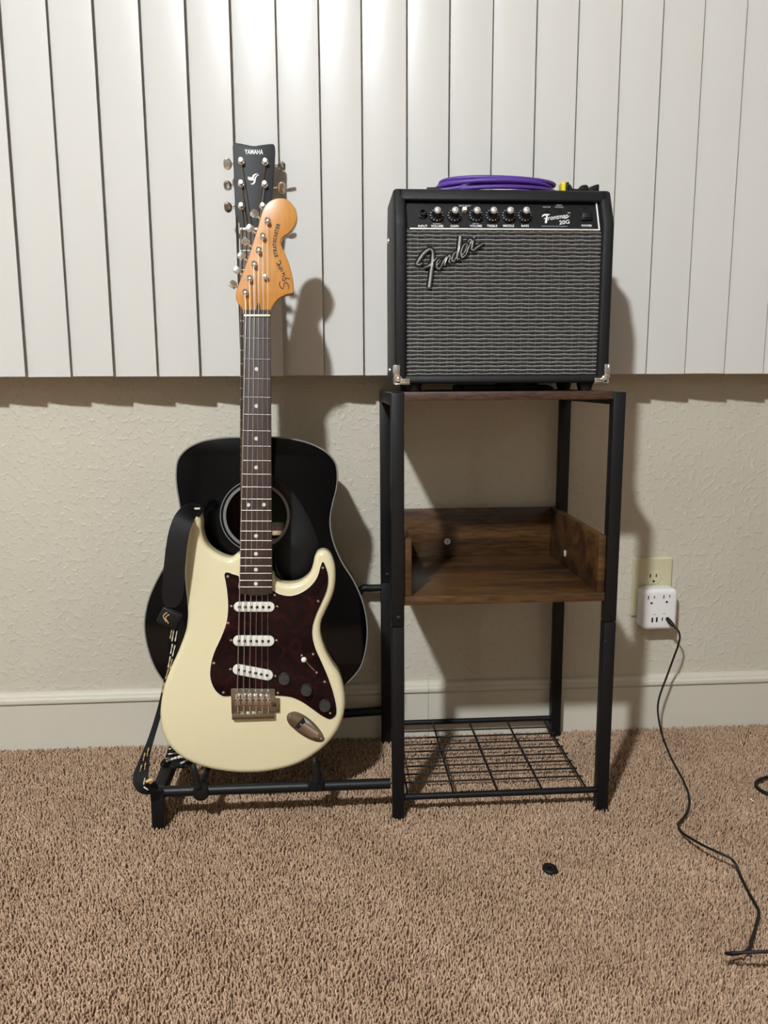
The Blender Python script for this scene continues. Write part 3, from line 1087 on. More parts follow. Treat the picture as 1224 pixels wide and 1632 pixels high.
# jack plate
jp = [(456.6, 1144), (458.9, 1137.8), (468, 1134), (479.5, 1137.2), (493.2, 1145.8), (505.8, 1157.8), (515, 1171.5), (517, 1179), (511.5, 1182.4), (500, 1180.7), (484, 1173.3), (469.2, 1162.4), (460, 1153.2)]
jo = spline(EF.hits(jp, .001), 4)
jk = G().plate(jo, -.0005, .0016, 0, .0006, 2).build('jack_plate', M['nickel'], el, label='chrome boat shaped jack plate')
# the cup: a hollow trough that dips into the plate, dark socket at its upper end
p0, p1 = Vector(EF.hit(478, 1151, .0016)), Vector(EF.hit(507, 1175.5, .0016))
ax = (p1 - p0).normalized()
pr_ = Vector((-ax.y, ax.x))
L_ = (p1 - p0).length
g = G()
NR, NA = 12, 10
vs_, fs = [], []
for i in range(NR + 1):
    t = i / NR
    hw = .0105 * (1 - t ** 2.2) ** .5 + .0006
    for k in range(NA + 1):
        u_ = -1 + 2 * k / NA
        h_ = .0019 + .0042 * (1 - u_ * u_) * (1 - t) ** .8
        q = p0 + ax * (L_ * t) + pr_ * (hw * u_)
        vs_.append((q.x, q.y, h_))
for i in range(NR):
    for k in range(NA):
        fs.append((i * (NA + 1) + k, i * (NA + 1) + k + 1, (i + 1) * (NA + 1) + k + 1, (i + 1) * (NA + 1) + k))
g.add(vs_, fs).build('jack_cup', M['chrome'], jk, smooth=80)
q = [p0 - ax * .0012 + pr_ * .0105, p0 + ax * .0055 + pr_ * .0075, p0 + ax * .0055 - pr_ * .0075, p0 - ax * .0012 - pr_ * .0105]
G().plate([(x.x, x.y) for x in q], .0012, .0078, 0, .001, 2).build('socket_opening', M['dark'], jk)
G().ball((p0.x + ax.x * .003, p0.y + ax.y * .003, .0074), .0026, 10).build('socket_tip', M['chrome'], jk)
screw(462.3, 1140.7, .0016, jk, .0022)
screw(511.8, 1177.5, .0016, jk, .0022)
# bridge
bpz = .0032
bp_ = [(367.8, 1099), (369, 1097.6), (437, 1097.6), (438.4, 1099), (438.4, 1113), (444.8, 1113), (445.8, 1114), (445.8, 1135.6), (438, 1135.6), (437.6, 1138), (369, 1138)]
bd = G().plate(EF.hits(bp_, bpz), .0006, bpz, 0, .0007, 2).build('bridge', M['nickel'], el, label='nickel tremolo bridge')
lp = EF.hits([(370, 1136.4), (438, 1143.5)], bpz)
G().box(((lp[0][0] + lp[1][0]) / 2, (lp[0][1] + lp[1][1]) / 2, .0045), (lp[1][0] - lp[0][0], abs(lp[0][1] - lp[1][1]), .0085), bev=.0012).build('bridge_lip', M['nickel'], bd)
sadd = []
for k in range(6):
    px = 378.3 + k * 9.75
    s_a, s_b = EF.hit(px, 1107.5, .009), EF.hit(px, 1124.5, .007)
    xm = s_a[0]
    yt, yb_ = s_a[1], s_b[1]
    sd = G().box((xm, (yt + yb_) / 2, .0058), (.0092, abs(yt - yb_), .0042), bev=.0013).build('saddle', M['chrome'], bd)
    G().box((xm, yt - .003, .0088), (.0082, .0045, .0036), bev=.0013).build('saddle_crest', M['chrome'], sd)
    for dx in (-.0028, .0028):
        G().lathe([(.0012, 0), (.0012, .0022), (0, .0022)], (xm + dx, yt - .009, .0078), (0, 0, 1), 8).build('height_screw', M['pole'], sd)
    e_ = EF.hit(px, 1136, .006)
    G().tube([(xm, yb_ - .0005, .0062), (xm, e_[1], .0062)], .0014, 8).build('saddle_screw', M['chrome'], sd)
    sadd.append((xm, yt - .002))
    m_ = EF.hit(px, 1101, bpz)
    G().lathe([(.002, 0), (.002, .0008), (.001, .0014), (0, .0014)], (m_[0], m_[1], bpz), (0, 0, 1), 10).build('mounting_screw', M['chrome'], bd)
t_ = EF.hit(437, 1124, .006)
G().lathe([(.0034, 0), (.0034, .004), (.002, .005), (0, .004)], (t_[0], t_[1], bpz), (0, 0, 1), 14).build('tremolo_socket', M['pole'], bd)
# neck, fretboard
FC = .0135          # fretboard face above the body face
FU = .0075
nL, nR = EF.hit(388.2, 504, FC), EF.hit(430.8, 504, FC)
eL, eR = EF.hit(381.6, 946, FC), EF.hit(434.0, 946, FC)
fb = [nL, nR, eR] + [tuple(Vector(eR).lerp(Vector(eL), t) - Vector((0, .0035 * math.sin(math.pi * t)))) for t in (.2, .4, .6, .8)] + [eL]
fbo = G().plate(fb, FC - .006, FC, 0, .0008, 2).build('fretboard', M['rosewood'], el, label='dark rosewood fretboard')
rows = []
for t in np.linspace(0, 1, 14):
    L, Rr = Vector(nL).lerp(Vector(eL), t), Vector(nR).lerp(Vector(eR), t)
    xc, hw = (L.x + Rr.x) / 2, (Rr.x - L.x) / 2
    dp = .0165 + .002 * t
    rows.append([(xc + hw * math.copysign(abs(math.cos(a)) ** .8, math.cos(a)), L.y, FC - .0058 - dp * math.sin(a)) for a in np.linspace(0, math.pi, 13)])
vs_ = [p for r in rows for p in r]
fs = [(i * 13 + k, i * 13 + k + 1, i * 13 + 14 + k, i * 13 + 13 + k) for i in range(13) for k in range(12)]
fs += [tuple(range(13)), tuple(range(14 * 13 - 1, 13 * 13 - 1, -1))] + [(i * 13, i * 13 + 13, i * 13 + 25, i * 13 + 12) for i in range(13)]
G().add(vs_, fs).build('neck', M['sidewood'], el, smooth=50)
# frets: 21, from the string length nut to saddle
scale_len = None
last = EF.hit(408, 935.6, FC)[1]
nuty = nL[1]
scale_len = (nuty - last) / (1 - 2 ** (-21 / 12))
fr = [nuty - scale_len * (1 - 2 ** (-k / 12)) for k in range(0, 22)]


def neck_x(y):
    t = (y - nL[1]) / (eL[1] - nL[1])
    L, Rr = Vector(nL).lerp(Vector(eL), t), Vector(nR).lerp(Vector(eR), t)
    return L.x, Rr.x


# the neck leans a touch in its plane: frets stay square to its axis
axd = Vector(((eL[0] + eR[0]) / 2 - (nL[0] + nR[0]) / 2, eL[1] - nL[1])).normalized()
sk = -axd.x / axd.y
sk = .022
for k in range(1, 22):
    a, b = neck_x(fr[k])
    d_ = (b - a) * sk / 2
    G().tube([(a + .0006, fr[k] + d_, FC + .0001), (b - .0006, fr[k] - d_, FC + .0001)], .0008, 8).build('fret', M['fret'], fbo)
    if k in (3, 5, 7, 9, 12, 15, 17, 19, 21):
        ym = (fr[k] + fr[k - 1]) / 2
        xs_ = [(a + b) / 2]
        if k == 12:
            xs_ = [(a + b) / 2 - .0125, (a + b) / 2 + .0125]
        for x in xs_:
            G().lathe([(.0032, 0), (.0031, .00025), (0, .0003)], (x, ym, FC), (0, 0, 1), 16).build('inlay_dot', M['pearl'], fbo)
a, b = neck_x(nuty)
G().box(((a + b) / 2, nuty + .001, FC + .0002), (b - a - .0006, .0034, .0042), bev=.0008).build('nut', M['bone'], el)
G().box(((a + b) / 2, nuty + .0065, FC - .0042), (b - a - .001, .008, .004)).build('fretboard_end', M['rosewood'], el)
# headstock
hp_ = [(387.6, 500), (386.2, 493), (378.8, 482.6), (375.6, 474.5), (376.9, 462.7), (384.7, 441.2), (398.4, 402), (412.2, 356.9), (418, 336.5), (424, 325.5), (433.7, 318.2), (445.5, 315.3), (457.3, 317.6), (467, 326.5),
       (472.5, 339.2), (473, 351), (468, 362.7), (459.2, 372.5), (451.4, 377.5), (447.8, 383.3), (448.4, 391), (454.3, 404), (461.2, 421.6), (466, 441), (467.5, 457), (467.2, 466.5), (464.5, 468), (455.3, 470), (443.5, 476.5), (435.7, 486.3),
       (432, 494), (431.2, 500)]
HE = FC - .0085
heo = spline(EF.hits(hp_, HE), 4)
hde = G().plate(heo, HE - .0145, HE, .0012, .0016, 3).build('headstock', M['maple'], el, label='amber maple headstock with black script')
# truss rod slot
tr = EF.hits([(408.5, 497), (409, 488), (410.5, 483.5), (412, 481.5), (413.4, 483.5), (414.6, 488), (414.6, 497)], HE)
G().plate(tr, HE - .0002, HE + .0004).build('truss_rod_slot', M['ink_black'], hde, smooth=0)
# tuners
ep = [(425.9, 351), (418.6, 375.5), (411.8, 397.6), (404.7, 420), (397.6, 442.7), (390.6, 464.7)]
ebn = [(406.3, 341), (399.4, 364.3), (392.5, 385.3), (385.7, 407.8), (378.8, 431.4), (372, 454)]
str_nut = [391.8, 398.6, 405.4, 412.1, 419.3, 426.5]
for k in range(6):
    a, b = EF.hit(ep[k][0], ep[k][1], HE + .006)
    tn = G().lathe([(.0056, 0), (.0054, .0018), (.0042, .0022), (.0038, .004), (.0028, .006), (.0034, .0085), (.0036, .0105), (.0026, .0112), (0, .0106)], (a, b, HE), (0, 0, 1), 18).build('tuning_post', M['chrome'], el)
    c, d = EF.hit(ebn[k][0], ebn[k][1], HE - .011)
    dr = Vector((c - a, d - b)).normalized()
    G().tube([(a, b, HE - .017), (c, d, HE - .013)], .002, 8).build('tuner_shaft', M['chrome'], tn)
    g = G()
    ol = [(.0045, -.0056), (.0064, -.0046), (.0070, 0), (.0064, .0046), (.0045, .0056), (-.0030, .0052), (-.0045, .0036), (-.0048, 0), (-.0045, -.0036), (-.0030, -.0052)]
    g.plate(spline(ol, 2), -.0036, .0036, .0012, .0012, 3)
    rm = Matrix.Rotation(math.atan2(dr.y, dr.x), 3, 'Z') @ Matrix.Rotation([.35, .1, -.25, .2, .05, .4][k], 3, 'X')
    g.v = [tuple(rm @ Vector(p) + Vector((c, d, HE - .012))) for p in g.v]
    g.build('tuner_button', M['chrome'], tn)
    # string: lowest post (k = 5) carries the thickest, leftmost string
    o_ = 5 - k
    nx_, ny_ = EF.hit(str_nut[o_], 503.6, FC + .003)
    rad = [.00078, .00066, .00056, .00034, .00028, .00024][o_]
    G().tube([(a, b, HE + .0085), (nx_, ny_, FC + .0028), (sadd[o_][0], sadd[o_][1], .0112), (sadd[o_][0], sadd[o_][1] - .008, .006)], rad, 6).build('string', M['string'], el)
st = EF.hit(423.5, 442.5, HE)
G().lathe([(.002, 0), (.002, .004), (.0042, .0045), (.0042, .006), (0, .0068)], (st[0], st[1], HE), (0, 0, 1), 14).build('string_tree', M['chrome'], hde)
# script lettering along the headstock edge
gsc = G()
for pts in ([(345, 1412), (354, 1370), (332, 1312), (297, 1287), (268, 1305), (260, 1362), (240, 1402), (206, 1380), (180, 1322), (186, 1282), (204, 1276)],
            [(288, 1196), (246, 1212), (238, 1246), (262, 1256), (292, 1228), (300, 1198)], [(286, 1196), (330, 1208), (380, 1222)],
            [(218, 1172), (262, 1166), (270, 1140), (220, 1118)], [(220, 1118), (266, 1112), (268, 1090)],
            [(196, 1078), (240, 1066), (244, 1040)], [(146, 1080), (152, 1072)],
            [(188, 1046), (202, 1002), (182, 986), (164, 1004), (170, 1032), (205, 1040), (232, 1016), (228, 992)],
            [(128, 972), (190, 958)], [(150, 962), (136, 934), (118, 920)], [(136, 936), (188, 946), (206, 916), (196, 886), (172, 878)]):
    stroke2d(gsc, EF.hits(cr(pts, 11.66, 430, 340), HE), [.0004, .00075, .0006, .00075, .0004], HE + .0003, .0002)
gsc.build('script_lettering', M['ink_black'], hde, smooth=0)
pth = spline([(128, 818), (104, 740), (90, 640), (88, 560), (96, 470), (116, 370), (140, 285), (164, 190)], 6, False)
pth = EF.hits(cr(pth, 11.66, 430, 340), HE)
cum = [0]
for i in range(1, len(pth)):
    cum.append(cum[-1] + math.dist(pth[i], pth[i - 1]))
gl = G()
word = 'STRATOCASTER'
for i, ch in enumerate(word):
    s_ = cum[-1] * (i + .5) / len(word)
    x = np.interp(s_, cum, [p[0] for p in pth])
    y = np.interp(s_, cum, [p[1] for p in pth])
    x2 = np.interp(s_ + .001, cum, [p[0] for p in pth])
    y2 = np.interp(s_ + .001, cum, [p[1] for p in pth])
    x1 = np.interp(s_ - .001, cum, [p[0] for p in pth])
    y1 = np.interp(s_ - .001, cum, [p[1] for p in pth])
    v, f = fit_text(ch, x, y, cum[-1] / len(word) * .92, .0060, HE + .0005, rot=math.atan2(y2 - y1, x2 - x1), shear=.15, bold=.05)
    gl.add(v, f)
gl.build('lettering', M['ink_black'], hde, smooth=0, recalc=False)

# ================================================================== GUITAR STRAP
yst = EF.o.y
strap = empty('guitar_strap', 'black guitar strap with skeleton bone print hanging from the cream guitar', 'strap', Matrix.Translation(on_y(245, 1250, -.30)))
SO = strap.matrix_world.translation.copy()


def sp_(px, py, y):
    return on_y(px, py, y) - SO


pxs = [(321, 818, 7, -.262), (314, 815, 11, -.266), (303, 817, 14, -.276), (294, 826, 15, -.286), (287, 843, 15.5, -.292), (282, 868, 16, -.295), (278.5, 900, 16.3, -.296), (276, 930, 16.5, -.295), (274, 950, 16, -.293), (273, 962, 12, -.292), (272.5, 967, 6, -.292)]
sm = spline([(a, b, c * .01, d) for a, b, c, d in pxs], 4, False)
pts3 = [sp_(a, b, d) for a, b, c, d in sm]
side = []
for i in range(len(pts3)):
    t = (pts3[min(i + 1, len(pts3) - 1)] - pts3[max(i - 1, 0)]).normalized()
    side.append(t.cross(Vector((0, 1, .1))))
half = [c * 100 * 1.30 / F_PX for a, b, c, d in sm]
lea = G().ribbon(pts3, half, side, .0032).build('leather_end', M['leather'], strap, smooth=60)
# small stitched mark at the tip
q = sp_(314.5, 810.5, -.272)
G().box(q, (.009, .0012, .003), bev=.0004).build('stitching', M['print'], lea)
# slider block with folded webbing
q1 = sp_(270, 985, -.288)
sl = G().box(q1, (.034, .010, .030), rot=Matrix.Rotation(math.radians(28), 3, 'Y'), bev=.004, seg=3).build('slider', M['rubber'], strap)
for dx, dz in ((-.008, .004), (-.0045, .001)):
    G().tube(spline([tuple(q1 + Vector((dx + .006, -.0062, dz + .007))), tuple(q1 + Vector((dx, -.0068, dz + .002))), tuple(q1 + Vector((dx + .004, -.0066, dz - .008)))], 4, False), .0010, 6).build('strap_print', M['print_tan'], sl)
# webbing down to the floor loop
wb = [(281, 988, 11, -.288), (277, 1010, 8.5, -.284), (274, 1040, 7, -.274), (268, 1075, 5.5, -.266), (259, 1115, 4.5, -.270), (250, 1148, 4.5, -.28), (240, 1180, 5, -.295), (232, 1205, 7, -.31), (228, 1222, 10, -.325), (224, 1240, 12, -.338), (228, 1254, 11, -.345), (240, 1258, 8, -.345), (250, 1250, 7, -.335)]
sm = spline([(a, b, c * .01, d) for a, b, c, d in wb], 5, False)
pts3 = [sp_(a, b, d) for a, b, c, d in sm]
side = []
for i in range(len(pts3)):
    t = (pts3[min(i + 1, len(pts3) - 1)] - pts3[max(i - 1, 0)]).normalized()
    sdv = t.cross(Vector((0, 1, 0)))
    side.append(sdv)
half = [c * 100 * 1.30 / F_PX for a, b, c, d in sm]
web = G().ribbon(pts3, half, side, .0022).build('webbing', M['webbing'], strap, smooth=60)
# finger bones printed on the hanging webbing
for k, (xa, ya, xb, yb_) in enumerate(((278, 1000, 274, 1022), (275, 1026, 272, 1042), (271.5, 1046, 268, 1064), (283, 1002, 279, 1022), (279, 1028, 275, 1046), (231, 1200, 227.5, 1216), (226, 1219, 222, 1234), (237, 1192, 234, 1206), (274, 1003, 271, 1018), (268.5, 1066, 264, 1082), (274.5, 1050, 271, 1066), (262, 1088, 258.5, 1104), (232, 1216, 230, 1230))):
    yy = np.interp((ya + yb_) / 2, [990, 1040, 1075, 1115, 1180, 1205, 1240], [-.290, -.277, -.269, -.273, -.298, -.313, -.341])
    g = G()
    a, b = sp_(xa, ya, yy - .001), sp_(xb, yb_, yy - .001)
    g.tube([a, a.lerp(b, .15), a.lerp(b, .5), a.lerp(b, .85), b], [.0009, .0013, .0006, .0013, .0009], 6)
    g.build('bone_print', M['print_tan'] if k > 4 else M['print'], web)
q = sp_(237, 1244, -.351)
# broad printed end lying over the end rail
zr_ = zfr + .003
A_, B_, C_, D_ = on_z(271, 1189, zr_ + .008), on_z(312, 1216, zr_ + .004), on_z(292, 1222, zr_), on_z(255, 1220, zr_)
g = G()
vs_, fs = [], []
NN = 8
for i in range(NN + 1):
    t = i / NN
    l_, r_ = A_.lerp(D_, t), B_.lerp(C_, t)
    for k in range(NN + 1):
        u_ = k / NN
        p = l_.lerp(r_, u_) + Vector((0, 0, .003 * math.sin(t * 9 + u_ * 4)))
        vs_.append(p - SO)
m_ = len(vs_)
vs_ += [Vector(p) - Vector((0, 0, .002)) for p in vs_]
for i in range(NN):
    for k in range(NN):
        a = i * (NN + 1) + k
        fs.append((a, a + 1, a + NN + 2, a + NN + 1))
        fs.append((m_ + a, m_ + a + NN + 1, m_ + a + NN + 2, m_ + a + 1))
rim = [k for k in range(NN + 1)] + [i * (NN + 1) + NN for i in range(1, NN + 1)] + [NN * (NN + 1) + k for k in range(NN - 1, -1, -1)] + [i * (NN + 1) for i in range(NN - 1, 0, -1)]
for i in range(len(rim)):
    a, b = rim[i], rim[(i + 1) % len(rim)]
    fs.append((a, b, m_ + b, m_ + a))
fold = G().add(vs_, fs).build('printed_fold', M['webbing'], strap, smooth=60)
for (xa, ya, xb, yb_, r) in ((265, 1213.5, 271, 1210.5, .0019), (272, 1210.5, 282, 1207.5, .0021), (283, 1207, 294, 1205.5, .0023), (268, 1202, 286, 1200, .0011), (269, 1194, 278, 1193, .0012), (288, 1216.5, 294, 1214, .0015), (294, 1214, 300, 1210.5, .0014), (263, 1209, 270, 1207.5, .0008)):
    g = G()
    a, b = on_z(xa, ya, zr_ + .0085) - SO, on_z(xb, yb_, zr_ + .0085) - SO
    g.tube([a, a.lerp(b, .2), a.lerp(b, .5), a.lerp(b, .8), b], [r * .9, r * 1.35, r * .8, r * 1.35, r * .9], 6)
    g.build('bone_print', M['print'], fold)
for (xa, ya, xb, yb_, r) in ((233, 1246, 244, 1242, .003), (229, 1250, 231, 1240, .0012), (229, 1254, 236, 1259, .0012)):
    a, b = sp_(xa, ya, -.356), sp_(xb, yb_, -.356)
    G().tube([a, a.lerp(b, .5), b], [r * .8, r, r * .6], 6).build('bone_print', M['print_tan'] if r > .002 else M['print'], web)

# ================================================================== AMPLIFIER
YA = -.300
zsf = zs_t
aL, aR = on_y(629, 480, YA).x, on_y(975.5, 480, YA).x
z0 = on_y(800, 611, YA).z
zk = on_y(800, 353, YA).z
YT = YA + .026
zt_ = on_y(800, 301.5, YT).z
amp = empty('guitar_amplifier', 'small black combo guitar amplifier with silver grille standing on the rack', 'amplifier', Matrix.Translation(((aL + aR) / 2, YA, zsf)))
AO = amp.matrix_world.translation.copy()
W2 = (aR - aL) / 2
DEP = .170


def al(p):
    return Vector(p) - AO


def poly_x(prof_, xa, xb, bev):
    bm = bmesh.new()
    A = [bm.verts.new((xa, y, z)) for y, z in prof_]
    B = [bm.verts.new((xb, y, z)) for y, z in prof_]
    n_ = len(prof_)
    bm.faces.new(A)
    bm.faces.new(B[::-1])
    for k in range(n_):
        bm.faces.new((A[k], B[k], B[(k + 1) % n_], A[(k + 1) % n_]))
    bmesh.ops.recalc_face_normals(bm, faces=bm.faces[:])
    if bev:
        bmesh.ops.bevel(bm, geom=bm.edges[:], offset=bev, segments=3, profile=.5, affect='EDGES')
    bm.verts.index_update()
    r = [p.co.copy() for p in bm.verts], [[q.index for q in f.verts] for f in bm.faces]
    bm.free()
    return r


h0, hk, ht = z0 - zsf, zk - zsf, zt_ - zsf
TH = .019
sp = [(0, h0), (0, hk), (.026, ht), (DEP - .02, ht), (DEP, hk - .02), (DEP, h0)]
cabg = G()
cabg.add(*poly_x(sp, -W2, -W2 + TH, .0055))
cabg.add(*poly_x(sp, W2 - TH, W2, .0055))
slope = .026 / (ht - hk)
cabg.add(*poly_x([(.026 - slope * TH, ht - TH), (.026, ht), (DEP - .02, ht), (DEP - .02, ht - TH)], -W2 + .004, W2 - .004, .0055))
cabg.add(*poly_x([(0, h0), (0.002, h0 + .014), (DEP, h0 + .014), (DEP, h0)], -W2 + .004, W2 - .004, .005))
cabg.box((0, DEP - .012, (h0 + ht) / 2 - .01), (2 * W2 - .03, .012, ht - h0 - .05))
cab = cabg.build('cabinet', M['tolex'], amp, smooth=40, label='black vinyl covered cabinet')
# grille: dark cloth with silver weave
gx0, gx1 = on_y(653, 480, YA + .007).x - AO.x, on_y(954.5, 480, YA + .007).x - AO.x
gz0, gz1 = h0 + .012, on_y(800, 366, YA + .006).z - zsf
gx0, gx1 = -W2 + TH, W2 - TH
gr = G().box(((gx0 + gx1) / 2, .0105, (gz0 + gz1) / 2), (gx1 - gx0, .004, gz1 - gz0)).build('grille_cloth', M['cloth_dark'], amp)
th = G()
nrow = 37
for k in range(nrow):
    z = gz0 + (gz1 - gz0) * (k + .5) / nrow
    ph = random.uniform(0, 6)
    pts = []
    for j in range(95):
        x = gx0 + (gx1 - gx0) * j / 94
        pts.append((x, .0074 - .0005 * math.cos(j * math.pi * .5 + (k % 2) * math.pi), z + .00035 * math.sin(j * .7 + ph)))
    th.tube(pts, .00105, 4, cap=False)
th.build('grille_weave', M['thread'], gr, smooth=60, kind='stuff')
th = G()
ncol = 26
for k in range(ncol * 1):
    x = gx0 + (gx1 - gx0) * (k + .5) / ncol
    th.box((x, .0082, (gz0 + gz1) / 2), (.0011, .001, gz1 - gz0))
for k in range(nrow - 1):
    z = gz0 + (gz1 - gz0) * (k + 1) / nrow
    th.box(((gx0 + gx1) / 2, .0084, z + .0012), (gx1 - gx0, .001, .0012))
th.build('grille_weave_upright', M['thread_v'], gr, smooth=0, kind='stuff')
# control panel, leaning back
pz0, pz1 = gz1 + .001, ht - TH + .002
py0, py1 = .0045, .0045 + slope * (pz1 - pz0) * .9
PF = Frame(AO + Vector((0, py0 + .003, pz0)), (1, 0, 0), (0, py1 - py0, pz1 - pz0))
PM = Matrix.Translation(-AO) @ PF.m
ph_ = math.hypot(py1 - py0, pz1 - pz0)
pn = G()
pn.box((0, ph_ / 2, -.002), (2 * (W2 - TH) + .001, ph_ + .006, .004))
pn.v = [tuple(PM @ Vector(p)) for p in pn.v]
panel = pn.build('control_panel', M['panel'], amp, smooth=0, label='black control panel with white lettering')


def on_panel(g, name, m, parent, smooth=35, recalc=True, **kw):
    g.v = [tuple(PM @ Vector(p)) for p in g.v]
    return g.build(name, m, parent, smooth=smooth, recalc=recalc, **kw)


a_, b_ = PF.hit(653, 364.6, .001), PF.hit(956, 364.6, .001)
g = G()
g.box(((a_[0] + b_[0]) / 2, a_[1], .0012), (b_[0] - a_[0], .0022, .0024), bev=.0006)
on_panel(g, 'white_piping', M['piping'], amp)
c_ = PF.hit(955, 323, .001)
g = G()
g.box((b_[0] - .0012, (a_[1] + c_[1]) / 2, .0012), (.0022, c_[1] - a_[1] + .002, .0024), bev=.0006)
on_panel(g, 'white_piping', M['piping'], amp)


def ptext(s, px0, px1, py_, hpx, m='ink', shear=0, bold=.016, rot=0, name='lettering'):
    a, b = PF.hit(px0, py_, 0), PF.hit(px1, py_, 0)
    t, bt = PF.hit(px0, py_ - hpx / 2, 0), PF.hit(px0, py_ + hpx / 2, 0)
    v_, f_ = fit_text(s, (a[0] + b[0]) / 2, (a[1] + b[1]) / 2, (b[0] - a[0]) / max(.6, math.cos(rot)), abs(t[1] - bt[1]), .0006, shear=shear, bold=bold, rot=rot)
    return on_panel(G().add(v_, f_), name, M[m], panel, 0, False)


for s, x0_, x1_, y_, hh_ in (('INPUT', 666.5, 681, 360.6, 3.6), ('VOLUME', 686.8, 706.5, 360.6, 3.6), ('NORMAL', 690, 703, 356.9, 2.2), ('GAIN', 717.8, 730.5, 360.6, 3.6), ('VOLUME', 748.5, 768, 360.4, 3.6), ('DRIVE', 753.5, 763, 356.8, 2.2),
                            ('TREBLE', 776, 792.5, 360.4, 3.6), ('MIDDLE', 801.8, 819.2, 360.2, 3.6), ('BASS', 830.8, 842.8, 360.2, 3.6), ('POWER', 926.8, 943.2, 360, 3.6), ('AUX IN', 864.8, 876.4, 330.2, 2.4), ('PHONES', 884.5, 898, 330.6, 2.0), ('HEAD', 886.5, 895.5, 327.4, 2.0), ('DRIVE SELECT', 731.5, 750.5, 328.3, 2.6),
                            ('FENDER MUSICAL INSTRUMENTS', 863, 904, 360.9, 1.3)):
    ptext(s, x0_, x1_, y_, hh_, 'ink' if hh_ > 3 else 'ink_dim')
ptext('rontman', 872.5, 905.5, 346.4, 6.0, shear=.35, bold=.008, rot=.16)
ptext('20G', 890.5, 907.8, 354.4, 6.2, shear=.15, bold=.015, rot=.14)
ptext('TM', 904.2, 908.6, 339.6, 1.6)
fg = G()
for pts, wd in (([(451, 527), (462, 512), (482, 505), (510, 504), (527, 500)], [.4, 1.3, 1.5, 1.3, .4]), ([(500, 508), (496, 540), (488, 586)], [.8, 1.6, 1.6]), ([(470, 543), (492, 538), (508, 530)], [.4, 1.0, .4]), ([(668, 545), (690, 536), (722, 514)], [.2, .7, .3])):
    stroke2d(fg, PF.hits(cr(pts, 6.12, 790, 260), 0), [x * .0010 for x in wd], .0003, .0002)
on_panel(fg, 'script_initial', M['ink'], panel, 0)
# knobs
for px in (695.7, 723.8, 758.2, 784.6, 810.7, 836.0):
    a, b = PF.hit(px, 343.2, .004)
    r = abs(PF.hit(px + 11.4, 343.2, .004)[0] - a)
    g = G()
    g.lathe([(r * 1.0, 0), (r * .98, .003), (r * .72, .0055), (r * .56, .0075), (r * .53, .0165), (0, .0168)], (a, b, 0), (0, 0, 1), 28)
    kn = on_panel(g, 'knob', M['rubber'], amp)
    g = G()
    g.lathe([(r * .5, .0160), (r * .5, .0172), (r * .46, .0186), (r * .34, .0199), (r * .18, .0206), (0, .0208)], (a, b, 0), (0, 0, 1), 24)
    on_panel(g, 'knob_cap', M['badge'], kn, label='bright metal knob cap')
    for k in range(10):
        an = math.radians(-235 + k * 29)
        g = G()
        g.box((a + math.cos(an) * r * .82, b + math.sin(an) * r * .82, .0049), (.0024, .0009, .0006), rot=Matrix.Rotation(an, 3, 'Z'))
        on_panel(g, 'number_mark', M['ink_dim'], kn, 0)
# input jack, select button, led, power switch, sockets
a, b = PF.hit(673.6, 340.5, .003)
g = G()
g.lathe([(.0078, 0), (.0078, .003), (.0062, .0034), (.006, .006), (.0045, .0063), (.0042, .002), (0, .002)], (a, b, 0), (0, 0, 1), 6)
ij = on_panel(g, 'input_jack', M['rubber'], amp)
g = G()
g.lathe([(.0056, .0035), (.0056, .0075), (.0048, .0082), (.0036, .0082), (.0034, .003), (0, .003)], (a, b, 0), (0, 0, 1), 20)
on_panel(g, 'jack_ring', M['pole'], ij)
a, b = PF.hit(740.5, 333.5, .006)
g = G()
g.box((a, b, .004), (.0068, .0062, .0085), bev=.0008)
on_panel(g, 'select_button', M['white_pl'], amp)
for px, py in ((871, 336), (892, 336), (932, 330)):
    a, b = PF.hit(px, py, 0)
    g = G()
    g.lathe([(.0028, 0), (.0026, .0008), (.0016, .0008), (.0014, -.001), (0, -.001)], (a, b, 0.0006), (0, 0, 1), 14)
    on_panel(g, 'panel_socket' if px < 900 else 'power_light', M['dark'], panel)
a, b = PF.hit(935, 345, .001)
g = G()
g.box((a, b, .0015), (.018, .014, .004), bev=.001)
ps = on_panel(g, 'power_switch', M['rubber'], amp)
g = G()
g.box((a, b, .004), (.014, .0095, .004), rot=Matrix.Rotation(.12, 3, 'X'), bev=.0008)
on_panel(g, 'rocker', M['panel'], ps)
